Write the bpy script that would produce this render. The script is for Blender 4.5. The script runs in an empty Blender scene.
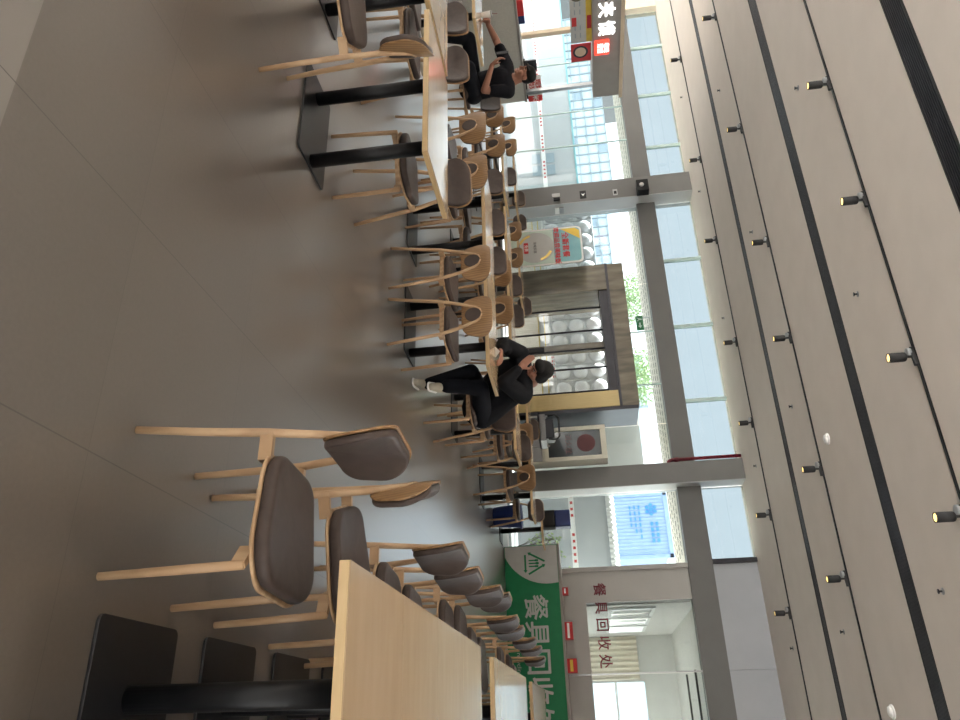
import bpy, bmesh, math, random
from mathutils import Vector, Matrix
random.seed(7)
S = bpy.context.scene
C = S.collection
PI = math.pi

# ------------------------------------------------------------------ materials
def nodes(name):
    m = bpy.data.materials.new(name); m.use_nodes = True
    nt = m.node_tree
    b = nt.nodes['Principled BSDF']
    return m, nt, b

def lin(c):
    return tuple(((x/255)/12.92 if x/255 <= 0.04045 else ((x/255+0.055)/1.055)**2.4) for x in c)

def pm(name, c1, c2=None, scale=8.0, rough=0.5, metal=0.0, bump=0.0, bscale=None, stretch=(1, 1, 1), spec=0.5, rvar=0.0, emit=None, estr=0.0, wood=False):
    """two-tone procedural surface; colours are sRGB 0-255"""
    m, nt, b = nodes(name)
    N, L = nt.nodes, nt.links
    b.inputs['Roughness'].default_value = rough
    b.inputs['Metallic'].default_value = metal
    b.inputs['Specular IOR Level'].default_value = spec
    c2 = c2 or tuple(min(255, x*1.06+2) for x in c1)
    tc = N.new('ShaderNodeTexCoord'); mp = N.new('ShaderNodeMapping'); mp.inputs['Scale'].default_value = stretch
    L.new(tc.outputs['Object'], mp.inputs['Vector'])
    nz = N.new('ShaderNodeTexNoise'); nz.inputs['Scale'].default_value = scale; nz.inputs['Detail'].default_value = 5
    L.new(mp.outputs['Vector'], nz.inputs['Vector'])
    fac = nz.outputs['Fac']
    if wood:
        wv = N.new('ShaderNodeTexWave'); wv.inputs['Scale'].default_value = scale; wv.inputs['Distortion'].default_value = 5; wv.inputs['Detail'].default_value = 3
        wv.inputs['Detail Scale'].default_value = 1.4
        L.new(mp.outputs['Vector'], wv.inputs['Vector'])
        fac = wv.outputs['Fac']
    rp = N.new('ShaderNodeValToRGB')
    rp.color_ramp.elements[0].position = 0.3; rp.color_ramp.elements[1].position = 0.7
    rp.color_ramp.elements[0].color = (*lin(c1), 1); rp.color_ramp.elements[1].color = (*lin(c2), 1)
    L.new(fac, rp.inputs['Fac']); L.new(rp.outputs['Color'], b.inputs['Base Color'])
    if bump:
        bn = N.new('ShaderNodeBump'); bn.inputs['Strength'].default_value = bump; bn.inputs['Distance'].default_value = 0.01
        n2 = N.new('ShaderNodeTexNoise'); n2.inputs['Scale'].default_value = bscale or scale*6; n2.inputs['Detail'].default_value = 4
        L.new(tc.outputs['Object'], n2.inputs['Vector']); L.new(n2.outputs['Fac'], bn.inputs['Height']); L.new(bn.outputs['Normal'], b.inputs['Normal'])
    if emit:
        b.inputs['Emission Color'].default_value = (*lin(emit), 1); b.inputs['Emission Strength'].default_value = estr
    return m

def glass_mat(name, tint, refl=1.0, haze=0.0):
    m, nt, b = nodes(name)
    N, L = nt.nodes, nt.links
    N.remove(b)
    out = N['Material Output']
    tr = N.new('ShaderNodeBsdfTransparent'); gl = N.new('ShaderNodeBsdfGlossy'); gl.inputs['Roughness'].default_value = 0.02
    nz = N.new('ShaderNodeTexNoise'); nz.inputs['Scale'].default_value = 1.3
    tc = N.new('ShaderNodeTexCoord'); L.new(tc.outputs['Object'], nz.inputs['Vector'])
    rp = N.new('ShaderNodeValToRGB'); rp.color_ramp.elements[0].color = (*[x*0.95 for x in tint], 1); rp.color_ramp.elements[1].color = (*tint, 1)
    L.new(nz.outputs['Fac'], rp.inputs['Fac']); L.new(rp.outputs['Color'], tr.inputs['Color'])
    lw = N.new('ShaderNodeLayerWeight'); pw = N.new('ShaderNodeMath'); pw.operation = 'POWER'; pw.inputs[1].default_value = 4.5
    L.new(lw.outputs['Facing'], pw.inputs[0])
    fr = N.new('ShaderNodeMapRange'); fr.inputs['To Min'].default_value = 0.035; fr.inputs['To Max'].default_value = 0.85; L.new(pw.outputs[0], fr.inputs['Value'])
    mx = N.new('ShaderNodeMixShader')
    L.new(fr.outputs['Result'], mx.inputs['Fac']); L.new(tr.outputs['BSDF'], mx.inputs[1]); L.new(gl.outputs['BSDF'], mx.inputs[2])
    last = mx
    if haze:
        df = N.new('ShaderNodeBsdfTranslucent'); df.inputs['Color'].default_value = (*tint, 1)
        m2 = N.new('ShaderNodeMixShader'); m2.inputs['Fac'].default_value = haze
        L.new(mx.outputs['Shader'], m2.inputs[1]); L.new(df.outputs['BSDF'], m2.inputs[2]); last = m2
    L.new(last.outputs['Shader'], out.inputs['Surface'])
    return m

FR0, FR1, FSP, FCT = 0.28, 0.34, 1.0, 1.0
def floor_mat():
    m, nt, b = nodes('floor_tiles')
    N, L = nt.nodes, nt.links
    geo = N.new('ShaderNodeNewGeometry'); sx = N.new('ShaderNodeSeparateXYZ'); L.new(geo.outputs['Position'], sx.inputs['Vector'])
    def mth(op, a, v=None, v2=None):
        n = N.new('ShaderNodeMath'); n.operation = op
        for i, q in enumerate((a, v, v2)):
            if q is None: continue
            if isinstance(q, (int, float)): n.inputs[i].default_value = q
            else: L.new(q, n.inputs[i])
        return n.outputs[0]
    T = 0.832
    ux = mth('DIVIDE', mth('ADD', sx.outputs['X'], 0.752+T*40), T)
    uy = mth('DIVIDE', mth('ADD', sx.outputs['Y'], -1.29+T*40), T*1.018)
    fx = mth('FRACT', ux); fy = mth('FRACT', uy)
    lx = mth('LESS_THAN', mth('ABSOLUTE', mth('SUBTRACT', fx, 0.5)), 0.4975)
    ly = mth('LESS_THAN', mth('ABSOLUTE', mth('SUBTRACT', fy, 0.5)), 0.4985)
    # per-tile tone
    cb = N.new('ShaderNodeCombineXYZ'); L.new(mth('FLOOR', ux), cb.inputs[0]); L.new(mth('FLOOR', uy), cb.inputs[1])
    wn = N.new('ShaderNodeTexWhiteNoise'); wn.noise_dimensions = '2D'; L.new(cb.outputs['Vector'], wn.inputs['Vector'])
    nz = N.new('ShaderNodeTexNoise'); nz.inputs['Scale'].default_value = 1.1; nz.inputs['Detail'].default_value = 6; nz.inputs['Roughness'].default_value = 0.6
    L.new(geo.outputs['Position'], nz.inputs['Vector'])
    n2 = N.new('ShaderNodeTexNoise'); n2.inputs['Scale'].default_value = 60; n2.inputs['Detail'].default_value = 3
    L.new(geo.outputs['Position'], n2.inputs['Vector'])
    tone = mth('ADD', mth('ADD', mth('MULTIPLY', wn.outputs['Value'], 0.12), mth('MULTIPLY', nz.outputs['Fac'], 0.35)), mth('MULTIPLY', n2.outputs['Fac'], 0.35))
    rp = N.new('ShaderNodeValToRGB'); rp.color_ramp.elements[0].position = 0.2; rp.color_ramp.elements[1].position = 0.62
    rp.color_ramp.elements[0].color = (*lin((82, 75, 69)), 1); rp.color_ramp.elements[1].color = (*lin((99, 91, 84)), 1)
    L.new(tone, rp.inputs['Fac'])
    # pale tile band close to the entrance aisle
    near = mth('LESS_THAN', sx.outputs['Y'], 1.28)
    mxn = N.new('ShaderNodeMix'); mxn.data_type = 'RGBA'; L.new(near, mxn.inputs['Factor'])
    L.new(rp.outputs['Color'], mxn.inputs['A']); mxn.inputs['B'].default_value = (*lin((122, 117, 112)), 1)
    mx = N.new('ShaderNodeMix'); mx.data_type = 'RGBA'
    L.new(mth('ADD', mth('MULTIPLY', mth('MULTIPLY', lx, ly), 0.55), mth('MULTIPLY', lx, 0.45)), mx.inputs['Factor']); mx.inputs['A'].default_value = (*lin((44, 40, 38)), 1); L.new(mxn.outputs['Result'], mx.inputs['B'])
    L.new(mx.outputs['Result'], b.inputs['Base Color'])
    rr = N.new('ShaderNodeMapRange'); rr.inputs['To Min'].default_value = FR0; rr.inputs['To Max'].default_value = FR1
    L.new(nz.outputs['Fac'], rr.inputs['Value']); L.new(rr.outputs['Result'], b.inputs['Roughness'])
    b.inputs['Specular IOR Level'].default_value = FSP
    b.inputs['Coat Weight'].default_value = FCT; b.inputs['Coat Roughness'].default_value = 0.28; b.inputs['Coat IOR'].default_value = 1.6
    return m

M = {}
M['floor'] = floor_mat()
M['ceiling'] = pm('ceiling_paint', (206, 198, 190), (211, 203, 195), 3, 0.9)
M['black'] = pm('black_metal', (13, 14, 17), (18, 19, 22), 20, 0.45, 0.1, spec=.4)
M['blackmat'] = pm('matt_black', (24, 24, 26), (32, 32, 34), 20, 0.6)
M['plate'] = pm('glossy_black_steel', (18, 19, 22), (24, 25, 28), 20, 0.38, 0.0, spec=.7)
M['room'] = pm('dish_room_paint', (206, 204, 198), (213, 211, 205), 3, 0.7)
M['leafdark'] = pm('tree_leaf', (120, 146, 100), (150, 172, 122), 9, 0.6)
M['ash'] = pm('pale_ash_wood', (180, 148, 114), (194, 163, 128), 6, 0.45, wood=True, stretch=(1, 1, .25))
M['shell'] = pm('oak_shell', (132, 100, 66), (152, 118, 80), 9, 0.42, wood=True, stretch=(2, 1, .25))
M['leather'] = pm('taupe_leather', (70, 60, 56), (78, 67, 62), 30, 0.42, spec=.28, bump=0.12, bscale=260)
M['table'] = pm('table_laminate', (178, 152, 119), (189, 163, 130), 2.2, 0.13, stretch=(1, 4, 1), spec=0.55)
M['band'] = pm('maple_edge', (196, 168, 124), (207, 180, 137), 7, 0.4, stretch=(1, 1, 4))
M['grey'] = pm('grey_cladding', (106, 106, 104), (113, 113, 111), 2, 0.45)
M['lgrey'] = pm('light_grey_and_lit_face', (176, 178, 178), (183, 185, 185), 2, 0.4, spec=0.5)
M['beam'] = pm('beam_cladding', (98, 98, 96), (104, 104, 102), 2, 0.5)
M['panel'] = pm('bluish_panel', (160, 164, 170), (167, 171, 177), 2, 0.45)
M['facade'] = pm('facade_panel', (168, 166, 162), (174, 172, 168), 2, 0.55)
M['white'] = pm('white_paint', (232, 232, 230), (240, 240, 238), 5, 0.5)
M['cream'] = pm('cream_paint', (226, 216, 196), (232, 223, 205), 3, 0.6)
M['bubble'] = pm('glossy_white_plastic', (216, 218, 222), (226, 228, 232), 5, 0.22, spec=0.7)
M['hoarding'] = pm('pale_blue_hoarding', (176, 180, 184), (184, 188, 192), 2, 0.5)
M['steel'] = pm('brushed_steel', (150, 152, 154), (170, 172, 174), 40, 0.3, 0.9)
M['green'] = pm('green_vinyl', (0, 122, 74), (4, 130, 80), 6, 0.5)
M['silver'] = pm('silver_vinyl', (188, 190, 188), (196, 198, 196), 6, 0.5)
M['red'] = pm('red_vinyl', (196, 40, 44), (206, 48, 50), 6, 0.5)
M['maroon'] = pm('maroon_letter', (104, 20, 36), (114, 26, 42), 6, 0.5)
M['yellow'] = pm('yellow_vinyl', (226, 190, 60), (236, 202, 76), 6, 0.5)
M['teal'] = pm('teal_print', (120, 176, 186), (136, 190, 196), 4, 0.5)
M['mint'] = pm('mint_print', (196, 216, 204), (208, 224, 212), 4, 0.5)
M['blue'] = pm('blue_plastic', (22, 42, 98), (30, 52, 112), 6, 0.45)
M['logoblue'] = pm('blue_print', (60, 130, 214), (70, 140, 222), 6, 0.5)
M['container'] = pm('blue_corrugated_steel', (134, 158, 194), (144, 168, 203), 4, 0.45)
M['stone'] = pm('brown_marble', (84, 79, 68), (126, 118, 100), 3, 0.25, stretch=(3, 3, .6))
M['bronze'] = pm('dark_bronze', (40, 40, 46), (52, 52, 58), 4, 0.35, 0.4)
M['oakjamb'] = pm('yellow_oak', (190, 168, 112), (204, 184, 130), 5, 0.4, wood=True, stretch=(3, 3, .3))
M['counter'] = pm('pale_stone_counter', (190, 188, 180), (200, 198, 190), 25, 0.4)
M['taupe'] = pm('taupe_fascia', (148, 143, 138), (156, 151, 146), 4, 0.5)
M['beige'] = pm('beige_board', (208, 190, 164), (216, 200, 176), 4, 0.6)
M['paper'] = pm('white_paper', (240, 240, 240), (248, 248, 248), 9, 0.6)
M['lit'] = pm('lit_letter', (255, 255, 255), (255, 255, 255), 4, 0.5, emit=(255, 255, 255), estr=1.2)
M['litred'] = pm('lit_red_sign', (230, 50, 40), (236, 60, 46), 4, 0.5, emit=(240, 60, 44), estr=0.9)
M['litgreen'] = pm('lit_exit_green', (10, 90, 50), (14, 96, 54), 4, 0.5, emit=(20, 110, 60), estr=0.25)
M['lamp'] = pm('warm_lamp_lens', (255, 230, 170), (255, 230, 170), 4, 0.4, emit=(255, 216, 130), estr=0.9)
M['darkglass'] = pm('dark_cabinet_glass', (44, 52, 56), (62, 70, 74), 3, 0.06, spec=0.9)
M['hose'] = pm('red_hose', (78, 28, 32), (90, 34, 38), 9, 0.5)
M['cabinet'] = pm('ivory_frame', (208, 206, 190), (216, 214, 199), 4, 0.4)
M['greymid'] = pm('grey_door_panel', (140, 142, 144), (146, 148, 150), 4, 0.4)
M['gold'] = pm('gold_trim', (214, 184, 96), (226, 198, 112), 5, 0.3, 0.5)
M['cladding'] = pm('pale_timber_boards', (222, 214, 200), (238, 232, 222), 3, 0.6, stretch=(12, 1, .3))
M['bounce'] = pm('pale_bounce_ground', (226, 224, 220), (234, 232, 228), 1, 0.6)
M['asphalt'] = pm('grey_asphalt', (124, 124, 124), (134, 134, 134), 3, .8)
M['tower'] = pm('glass_tower', (184, 200, 206), (198, 212, 218), 2, 0.25)
M['towerline'] = pm('tower_mullion', (146, 160, 168), (154, 168, 176), 2, 0.4)
M['towerdark'] = pm('tower_blind', (138, 156, 168), (148, 166, 178), 2, 0.4)
M['leafpale'] = pm('pale_green_leaf', (150, 176, 120), (178, 198, 140), 9, 0.6)
M['twig'] = pm('grey_twig', (90, 84, 80), (110, 102, 96), 9, 0.7)
M['skin'] = pm('skin', (140, 96, 77), (150, 104, 84), 12, 0.5)
M['hair'] = pm('black_hair', (10, 9, 10), (15, 14, 15), 40, 0.7, spec=.25)
M['cloth'] = pm('black_jacket_cloth', (9, 11, 16), (14, 16, 22), 16, 0.9, spec=.25, bump=0.25, bscale=90)
M['trouser'] = pm('navy_trouser_cloth', (11, 14, 22), (15, 19, 28), 16, 0.9, spec=.25, bump=0.2, bscale=90)
M['tee'] = pm('black_cotton', (10, 11, 17), (14, 15, 23), 16, 0.9, spec=.25, bump=0.2, bscale=90)
M['shoe'] = pm('beige_shoe', (178, 172, 156), (190, 184, 168), 12, 0.7)
M['phone'] = pm('black_phone', (14, 15, 18), (18, 19, 23), 5, 0.6, spec=.15)
M['eyewhite'] = pm('eye_white', (130, 120, 115), (138, 128, 122), 5, 0.6, spec=.1)
M['glass'] = glass_mat('clear_glass', (0.77, 0.82, 0.83))
M['clear'] = glass_mat('door_glass', (0.93, 0.96, 0.96))
M['frost'] = glass_mat('frosted_blue_glass', (0.41, 0.447, 0.458))
M['joint'] = pm('pale_green_joint', (176, 200, 196), (186, 208, 204), 5, 0.4)

# ------------------------------------------------------------------ mesh helpers
class MB:
    def __init__(s): s.v = []; s.f = []; s.mi = []
    def add(s, vs, fs, mi=0):
        o = len(s.v); s.v += [tuple(v) for v in vs]; s.f += [tuple(i+o for i in f) for f in fs]; s.mi += [mi]*len(fs); return s
    def box(s, x0, x1, y0, y1, z0, z1, mi=0):
        return s.add([(x0, y0, z0), (x1, y0, z0), (x1, y1, z0), (x0, y1, z0), (x0, y0, z1), (x1, y0, z1), (x1, y1, z1), (x0, y1, z1)],
                     [(0, 3, 2, 1), (4, 5, 6, 7), (0, 1, 5, 4), (1, 2, 6, 5), (2, 3, 7, 6), (3, 0, 4, 7)], mi)
    def tube(s, pts, r, n=10, mi=0):
        """swept round bar with capped ends; r is a number or one radius per point"""
        pts = [Vector(p) for p in pts]
        rs = [r]*len(pts) if isinstance(r, (int, float)) else list(r)
        vs = []; fs = []
        t0 = (pts[1]-pts[0]).normalized()
        up = Vector((0, 0, 1)) if abs(t0.z) < 0.9 else Vector((1, 0, 0))
        a = t0.cross(up).normalized(); b = a.cross(t0).normalized()
        for i, p in enumerate(pts):
            if i == 0: t = t0
            elif i == len(pts)-1: t = (pts[i]-pts[i-1]).normalized()
            else: t = ((pts[i+1]-pts[i]).normalized()+(pts[i]-pts[i-1]).normalized()).normalized()
            a = (a - t*a.dot(t)).normalized(); b = t.cross(a).normalized()
            for k in range(n):
                q = 2*PI*k/n; vs.append(p+(a*math.cos(q)+b*math.sin(q))*rs[i])
        for i in range(len(pts)-1):
            for k in range(n):
                k2 = (k+1) % n
                fs.append((i*n+k, i*n+k2, (i+1)*n+k2, (i+1)*n+k))
        fs.append(tuple(range(n-1, -1, -1))); fs.append(tuple((len(pts)-1)*n+k for k in range(n)))
        return s.add(vs, fs, mi)
    def lathe(s, prof, c=(0, 0, 0), n=20, mi=0, half=1.0, axis='z'):
        vs = []; fs = []
        for r, z in prof:
            for k in range(n):
                q = 2*PI*k/n
                p = (r*math.cos(q), r*math.sin(q), z)
                if axis == 'y': p = (p[0], -z, p[1])
                vs.append((c[0]+p[0], c[1]+p[1], c[2]+p[2]))
        m = len(prof)
        for i in range(m-1):
            for k in range(n):
                k2 = (k+1) % n
                fs.append((i*n+k, i*n+k2, (i+1)*n+k2, (i+1)*n+k))
        fs.append(tuple(range(n-1, -1, -1))); fs.append(tuple((m-1)*n+k for k in range(n)))
        return s.add(vs, fs, mi)
    def prism(s, poly, d0, d1, plane='xz', mi=0):
        """polygon in a plane, extruded along the third axis from d0 to d1"""
        n = len(poly)
        def P(a, b, d):
            return {'xz': (a, d, b), 'xy': (a, b, d), 'yz': (d, a, b)}[plane]
        vs = [P(a, b, d0) for a, b in poly]+[P(a, b, d1) for a, b in poly]
        fs = [tuple(range(n)), tuple(range(2*n-1, n-1, -1))]+[(i, i+n, (i+1) % n+n, (i+1) % n) for i in range(n)]
        return s.add(vs, fs, mi)
    def pad(s, outline, t, fn, bulge=0.0, base=0.0, mi=0, top_pow=3.0, flat_bottom=True):
        """rounded pad from a 2-D outline; fn maps (u, v, w) to space, w is the height above the underside"""
        cx = sum(p[0] for p in outline)/len(outline); cy = sum(p[1] for p in outline)/len(outline)
        n = len(outline)
        rings = [(0.0, 0.0), (0.6, 0.0), (0.97, 0.0), (1.0, 0.18), (1.0, 0.55), (0.988, 0.76), (0.968, 0.9), (0.94, 0.975)]+[(q, 1.0+bulge*(1-(q/.94)**2)) for q in (.9, .84, .76, .66, .54, .4, .25, .12)]
        vs = []; fs = []
        idx = []
        for sc, w in rings:
            if sc == 0.0:
                vs.append(fn(cx, cy, base)); idx.append([len(vs)-1]); continue
            st = len(vs)
            for (x, y) in outline:
                vs.append(fn(cx+(x-cx)*sc, cy+(y-cy)*sc, base+w*t))
            idx.append(list(range(st, st+n)))
        vs.append(fn(cx, cy, base+(1+bulge)*t)); idx.append([len(vs)-1])
        for a, b in zip(idx, idx[1:]):
            for k in range(n):
                k2 = (k+1) % n
                if len(a) == 1: fs.append((a[0], b[k2], b[k]))
                elif len(b) == 1: fs.append((a[k], a[k2], b[0]))
                else: fs.append((a[k], a[k2], b[k2], b[k]))
        return s.add(vs, fs, mi)
    def build(s, name, mat, parent=None, smooth=False, bevel=0.0, loc=None, kind=None, label=None):
        me = bpy.data.meshes.new(name); me.from_pydata(s.v, [], s.f); me.update()
        bm = bmesh.new(); bm.from_mesh(me); bmesh.ops.recalc_face_normals(bm, faces=bm.faces); bm.to_mesh(me); bm.free()
        mats = mat if isinstance(mat, (list, tuple)) else [mat]
        for m in mats: me.materials.append(m)
        me.polygons.foreach_set('material_index', s.mi)
        if smooth: me.polygons.foreach_set('use_smooth', [True]*len(me.polygons))
        o = bpy.data.objects.new(name, me); C.objects.link(o)
        if parent: o.parent = parent
        if loc: o.location = loc
        if bevel:
            md = o.modifiers.new('bevel', 'BEVEL'); md.width = bevel; md.segments = 2; md.limit_method = 'ANGLE'
        if kind: o['kind'] = kind
        if label: o['label'] = label
        return o

def rpoly(pts, r, n=6):
    """polygon with rounded corners; r is one radius or one per corner"""
    out = []; m = len(pts)
    rs = [r]*m if isinstance(r, (int, float)) else r
    for i in range(m):
        p = Vector(pts[i]); a = (Vector(pts[i-1])-p); b = (Vector(pts[(i+1) % m])-p)
        la, lb = a.length, b.length; a.normalize(); b.normalize()
        ang = a.angle(b); d = min(rs[i]/math.tan(ang/2), la*0.48, lb*0.48); rr = d*math.tan(ang/2)
        c = p+(a+b).normalized()*(rr/math.sin(ang/2))
        s = p+a*d-c; e = p+b*d-c
        a0 = math.atan2(s.y, s.x); a1 = math.atan2(e.y, e.x)
        da = (a1-a0+PI) % (2*PI)-PI
        for k in range(n+1):
            q = a0+da*k/n; out.append((c.x+rr*math.cos(q), c.y+rr*math.sin(q)))
    return out

def thing(name, label, cat, loc=(0, 0, 0), rz=0.0, group=None):
    o = bpy.data.objects.new(name, None); C.objects.link(o); o.empty_display_size = 0.1
    o.location = loc; o.rotation_euler = (0, 0, rz)
    return tag(o, label, cat, group)

def tag(o, label, cat, group=None):
    o['label'] = label; o['category'] = cat
    if group: o['group'] = group
    return o

def struct(o):
    o['kind'] = 'structure'; return o

def dup(root, loc, rz, label, group=None, sz=None):
    r = root.copy(); C.objects.link(r); r.location = loc; r.rotation_euler = (0, 0, rz); r['label'] = label
    if group: r['group'] = group
    for ch in list(root.children):
        c = ch.copy(); C.objects.link(c); c.parent = r
        for g in list(ch.children):
            d = g.copy(); C.objects.link(d); d.parent = c
    return r

def text(name, body, size, mat, loc, rot=(PI/2, 0, 0), depth=0.003, parent=None, bold=0.0, align='CENTER', sx=1.0):
    """raised lettering; bold thickens the strokes by that many metres"""
    cu = bpy.data.curves.new(name, 'FONT'); cu.body = body; cu.size = size; cu.extrude = depth
    cu.align_x = align; cu.align_y = 'CENTER'
    ob = bpy.data.objects.new(name+'_curve', cu); C.objects.link(ob)
    dg = bpy.context.evaluated_depsgraph_get(); dg.update()
    me = bpy.data.meshes.new_from_object(ob.evaluated_get(dg), depsgraph=dg)
    C.objects.unlink(ob); bpy.data.objects.remove(ob); bpy.data.curves.remove(cu)
    m = MB(); fs = [tuple(p.vertices) for p in me.polygons]
    for dx, dy in ([(0, 0)] if not bold else [(-bold, 0), (bold, 0), (0, bold), (0, -bold)]):
        m.add([(v.co.x*sx+dx, v.co.y+dy, v.co.z+(dx+2*dy)*.02) for v in me.vertices], fs)
    bpy.data.meshes.remove(me)
    o = m.build(name, mat, parent)
    o.location = loc; o.rotation_euler = rot
    return o
#@@PART2
# ------------------------------------------------------------------ camera
cd = bpy.data.cameras.new('camera'); cam = bpy.data.objects.new('camera', cd); C.objects.link(cam); S.camera = cam
cd.sensor_fit = 'HORIZONTAL'; cd.sensor_width = 36; cd.lens = 746*36/960; cd.clip_start = 0.05; cd.clip_end = 300
pitch, roll, yaw = 0.118, -0.083, -0.462
fw = Vector((math.sin(yaw)*math.cos(pitch), math.cos(yaw)*math.cos(pitch), -math.sin(pitch)))
rt = Vector((math.cos(yaw), -math.sin(yaw), 0)); up = rt.cross(fw)
rt2 = rt*math.cos(roll)+up*math.sin(roll); up2 = up*math.cos(roll)-rt*math.sin(roll)
mw = Matrix((up2, -rt2, -fw)).transposed().to_4x4(); mw.translation = (0, 0, 1.41)   # the phone was held on its side
cam.matrix_world = mw

# ------------------------------------------------------------------ room shell
WY = 13.9; CH = 4.4
struct(MB().box(-19, 5, -5, 14.15, -0.12, 0).build('floor', M['floor']))
slots = [(4.85, 0.29), (7.74, 0.27), (10.70, 0.2)]
cb = MB(); y0 = -5
for y, w in slots:
    cb.box(-19, 5, y0, y-w/2, CH, CH+0.15); y0 = y+w/2
cb.box(-19, 5, y0, 14.15, CH, CH+0.15)
cb.box(-19, 5, -5, 14.15, CH+0.15, CH+0.25)
struct(cb.build('ceiling', M['ceiling']))
struct(MB().box(5, 5.3, 2.2, 14.15, 0, CH).box(5, 5.3, -5, 2.2, 2.8, CH).box(5, 5.3, -5, -4.6, 0, 2.8).box(5, 5.3, -1.4, -1.0, 0, 2.8).build('wall_right', M['ceiling']))  # unseen wall; its opening behind the camera is cut to brighten the ceiling
wb = MB()
for x in (-19, -14.2, -9.4, -4.6, 0.2, 4.65): wb.box(x, x+.35, -5.3, -5, 0, 2.4)
wb.box(-19, 5.3, -5.3, -5, 2.4, CH)
struct(wb.build('wall_back', M['ceiling']))  # unseen wall, closed above to hold back sky light but pass ground bounce
wl = MB()
for y in (-5, -0.3, 4.4, 9.1, 13.8): wl.box(-19.3, -19, y, y+.35, 0, 2.4)
wl.box(-19.3, -19, -5.3, 14.15, 2.4, CH)
struct(wl.build('wall_left', M['ceiling']))  # unseen wall with low openings shaped to let ground bounce reach the ceiling
# columns: shade on the room face and light on the return put into the greys
for i, (xa, xb) in enumerate(((-11.0, -10.48), (-4.33, -3.93))):
    m = MB().box(xa, xb-0.012, 13.58, 14.12, 0, CH); m.box(xb-0.012, xb, 13.582, 14.12, 0, CH, 1)
    struct(m.build('column_%d' % (i+1), [M['grey'], M['lgrey']]))
struct(MB().box(-18.5, -11.0, 13.86, 14.1, 3.2, 3.6).box(-10.48, -4.33, 13.86, 14.1, 3.2, 3.6).box(-3.93, 3.0, 13.84, 14.1, 3.2, 3.63).build('beam_1', M['beam']))
# glazing under and over the beam
def panes(xs, z0, z1, y, mat, name, n0, jm, ft=0.012, tg=0.02):
    for k, (a, b) in enumerate(zip(xs, xs[1:])):
        o = struct(MB().box(a+tg/2, b-tg/2, y-ft/2, y+ft/2, z0, z1).build('%s_%d' % (name, n0+k), mat))
panes([-18.4, -16.33, -15.21, -13.54, -12.47, -11.0], 0.02, 3.2, 13.98, M['glass'], 'window', 1, None)
panes([-10.48, -8.45], 0.02, 3.2, 13.98, M['glass'], 'window', 6, None)
panes([-5.25, -4.33], 0.02, 3.2, 13.98, M['glass'], 'window', 7, None)
panes([-3.93, -2.55], 0.02, 3.2, 13.98, M['glass'], 'window', 8, None)
panes([-8.45, -7.3, -6.1, -5.25], 2.66, 3.2, 13.98, M['glass'], 'window', 9, None)
panes([-16.66, -15.4, -13.77, -12.14, -11.0], 3.6, CH, 13.98, M['frost'], 'window', 12, None)
panes([-10.48, -8.96, -7.34, -5.68, -4.33], 3.6, CH, 13.98, M['frost'], 'window', 16, None)
panes([-3.93, -2.56], 3.63, CH, 13.98, M['frost'], 'window', 20, None)
jb = MB()
for x in (-15.4, -13.77, -12.14, -8.96, -7.34, -5.68):
    jb.box(x-0.035, x+0.035, 13.95, 14.01, 3.6, CH)
struct(jb.build('trim_1', M['joint']))
jb = MB()
for x in (-16.33, -15.21, -13.54, -12.47):
    jb.box(x-0.012, x+0.012, 13.965, 13.995, 0.02, 3.2)
for x in (-7.3, -6.1):
    jb.box(x-0.012, x+0.012, 13.965, 13.995, 2.66, 3.2)
struct(jb.build('trim_2', M['joint']))
struct(MB().box(-18.6, -16.66, 13.8, 14.1, 3.6, CH).build('wall_far_left', M['cream']))
struct(MB().box(-2.6, -2.52, 13.86, 14.05, 3.6, CH).build('trim_3', M['bronze']))
# dish-return front: cladding round a wide glazed hatch
fc = MB()
fc.box(-2.55, -1.95, 13.9, 14.1, 0, 3.2).box(-1.95, 3.0, 13.9, 14.1, 0, 1.34)
struct(fc.build('wall_dish_return', M['facade']))
struct(MB().box(-2.52, -0.78, 13.92, 14.1, 3.63, CH).box(-0.772, 3.0, 13.92, 14.1, 3.63, CH).build('wall_above_beam', M['panel']))
struct(MB().box(-2.56, -2.48, 13.86, 13.9, 0, 3.2).box(-2.02, -1.95, 13.885, 13.9, 1.34, 3.2).box(-1.95, 3, 13.885, 13.9, 1.31, 1.36).build('trim_4', M['facade']))
struct(MB().box(-0.79, -0.765, 13.87, 13.9, 0, 3.2).build('trim_5', M['steel']))
struct(MB().box(-1.95, -0.79, 13.95, 13.96, 1.36, 3.2).build('window_21', M['glass']))
struct(MB().box(-0.765, 2.9, 13.95, 13.96, 1.36, 3.2).build('window_22', M['glass']))
# room behind the hatch
kb = MB().box(-2.5, 3.2, 14.15, 19.5, -0.1, 0).box(-2.02, -1.92, 14.12, 19.4, 0, 1.75).box(-2.02, -1.92, 14.12, 19.4, 2.6, 3.3)
for a, b in ((14.12, 14.4), (15.55, 15.75), (16.9, 17.1), (18.25, 19.4)):
    kb.box(-2.02, -1.92, a, b, 1.75, 2.6)
kb.box(-2.02, -0.9, 19.4, 19.5, 0, 3.3).box(0.9, 3.2, 19.4, 19.5, 0, 3.3).box(-0.9, 0.9, 19.4, 19.5, 2.55, 3.3).box(-0.9, 0.9, 19.4, 19.5, 0, 1.2)
kb.box(3.1, 3.2, 14.12, 19.4, 0, 3.3)
struct(kb.build('wall_dish_room', M['room']))
struct(MB().box(-2.02, 3.2, 14.12, 19.5, 3.3, 3.45).build('ceiling_dish_room', M['room']))
cu_ = []; n = 40
for i in range(n+1): cu_.append((-1.9+.96*i/n, 19.30+.03*math.sin(i*1.25)))
tag(MB().prism(cu_+[(x, y+.02) for x, y in reversed(cu_)], 0.3, 2.45, 'xy').build('curtain', M['cream']), 'pleated cream curtain on the far wall of the dish return room', 'curtain')
wf = MB()
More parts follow.
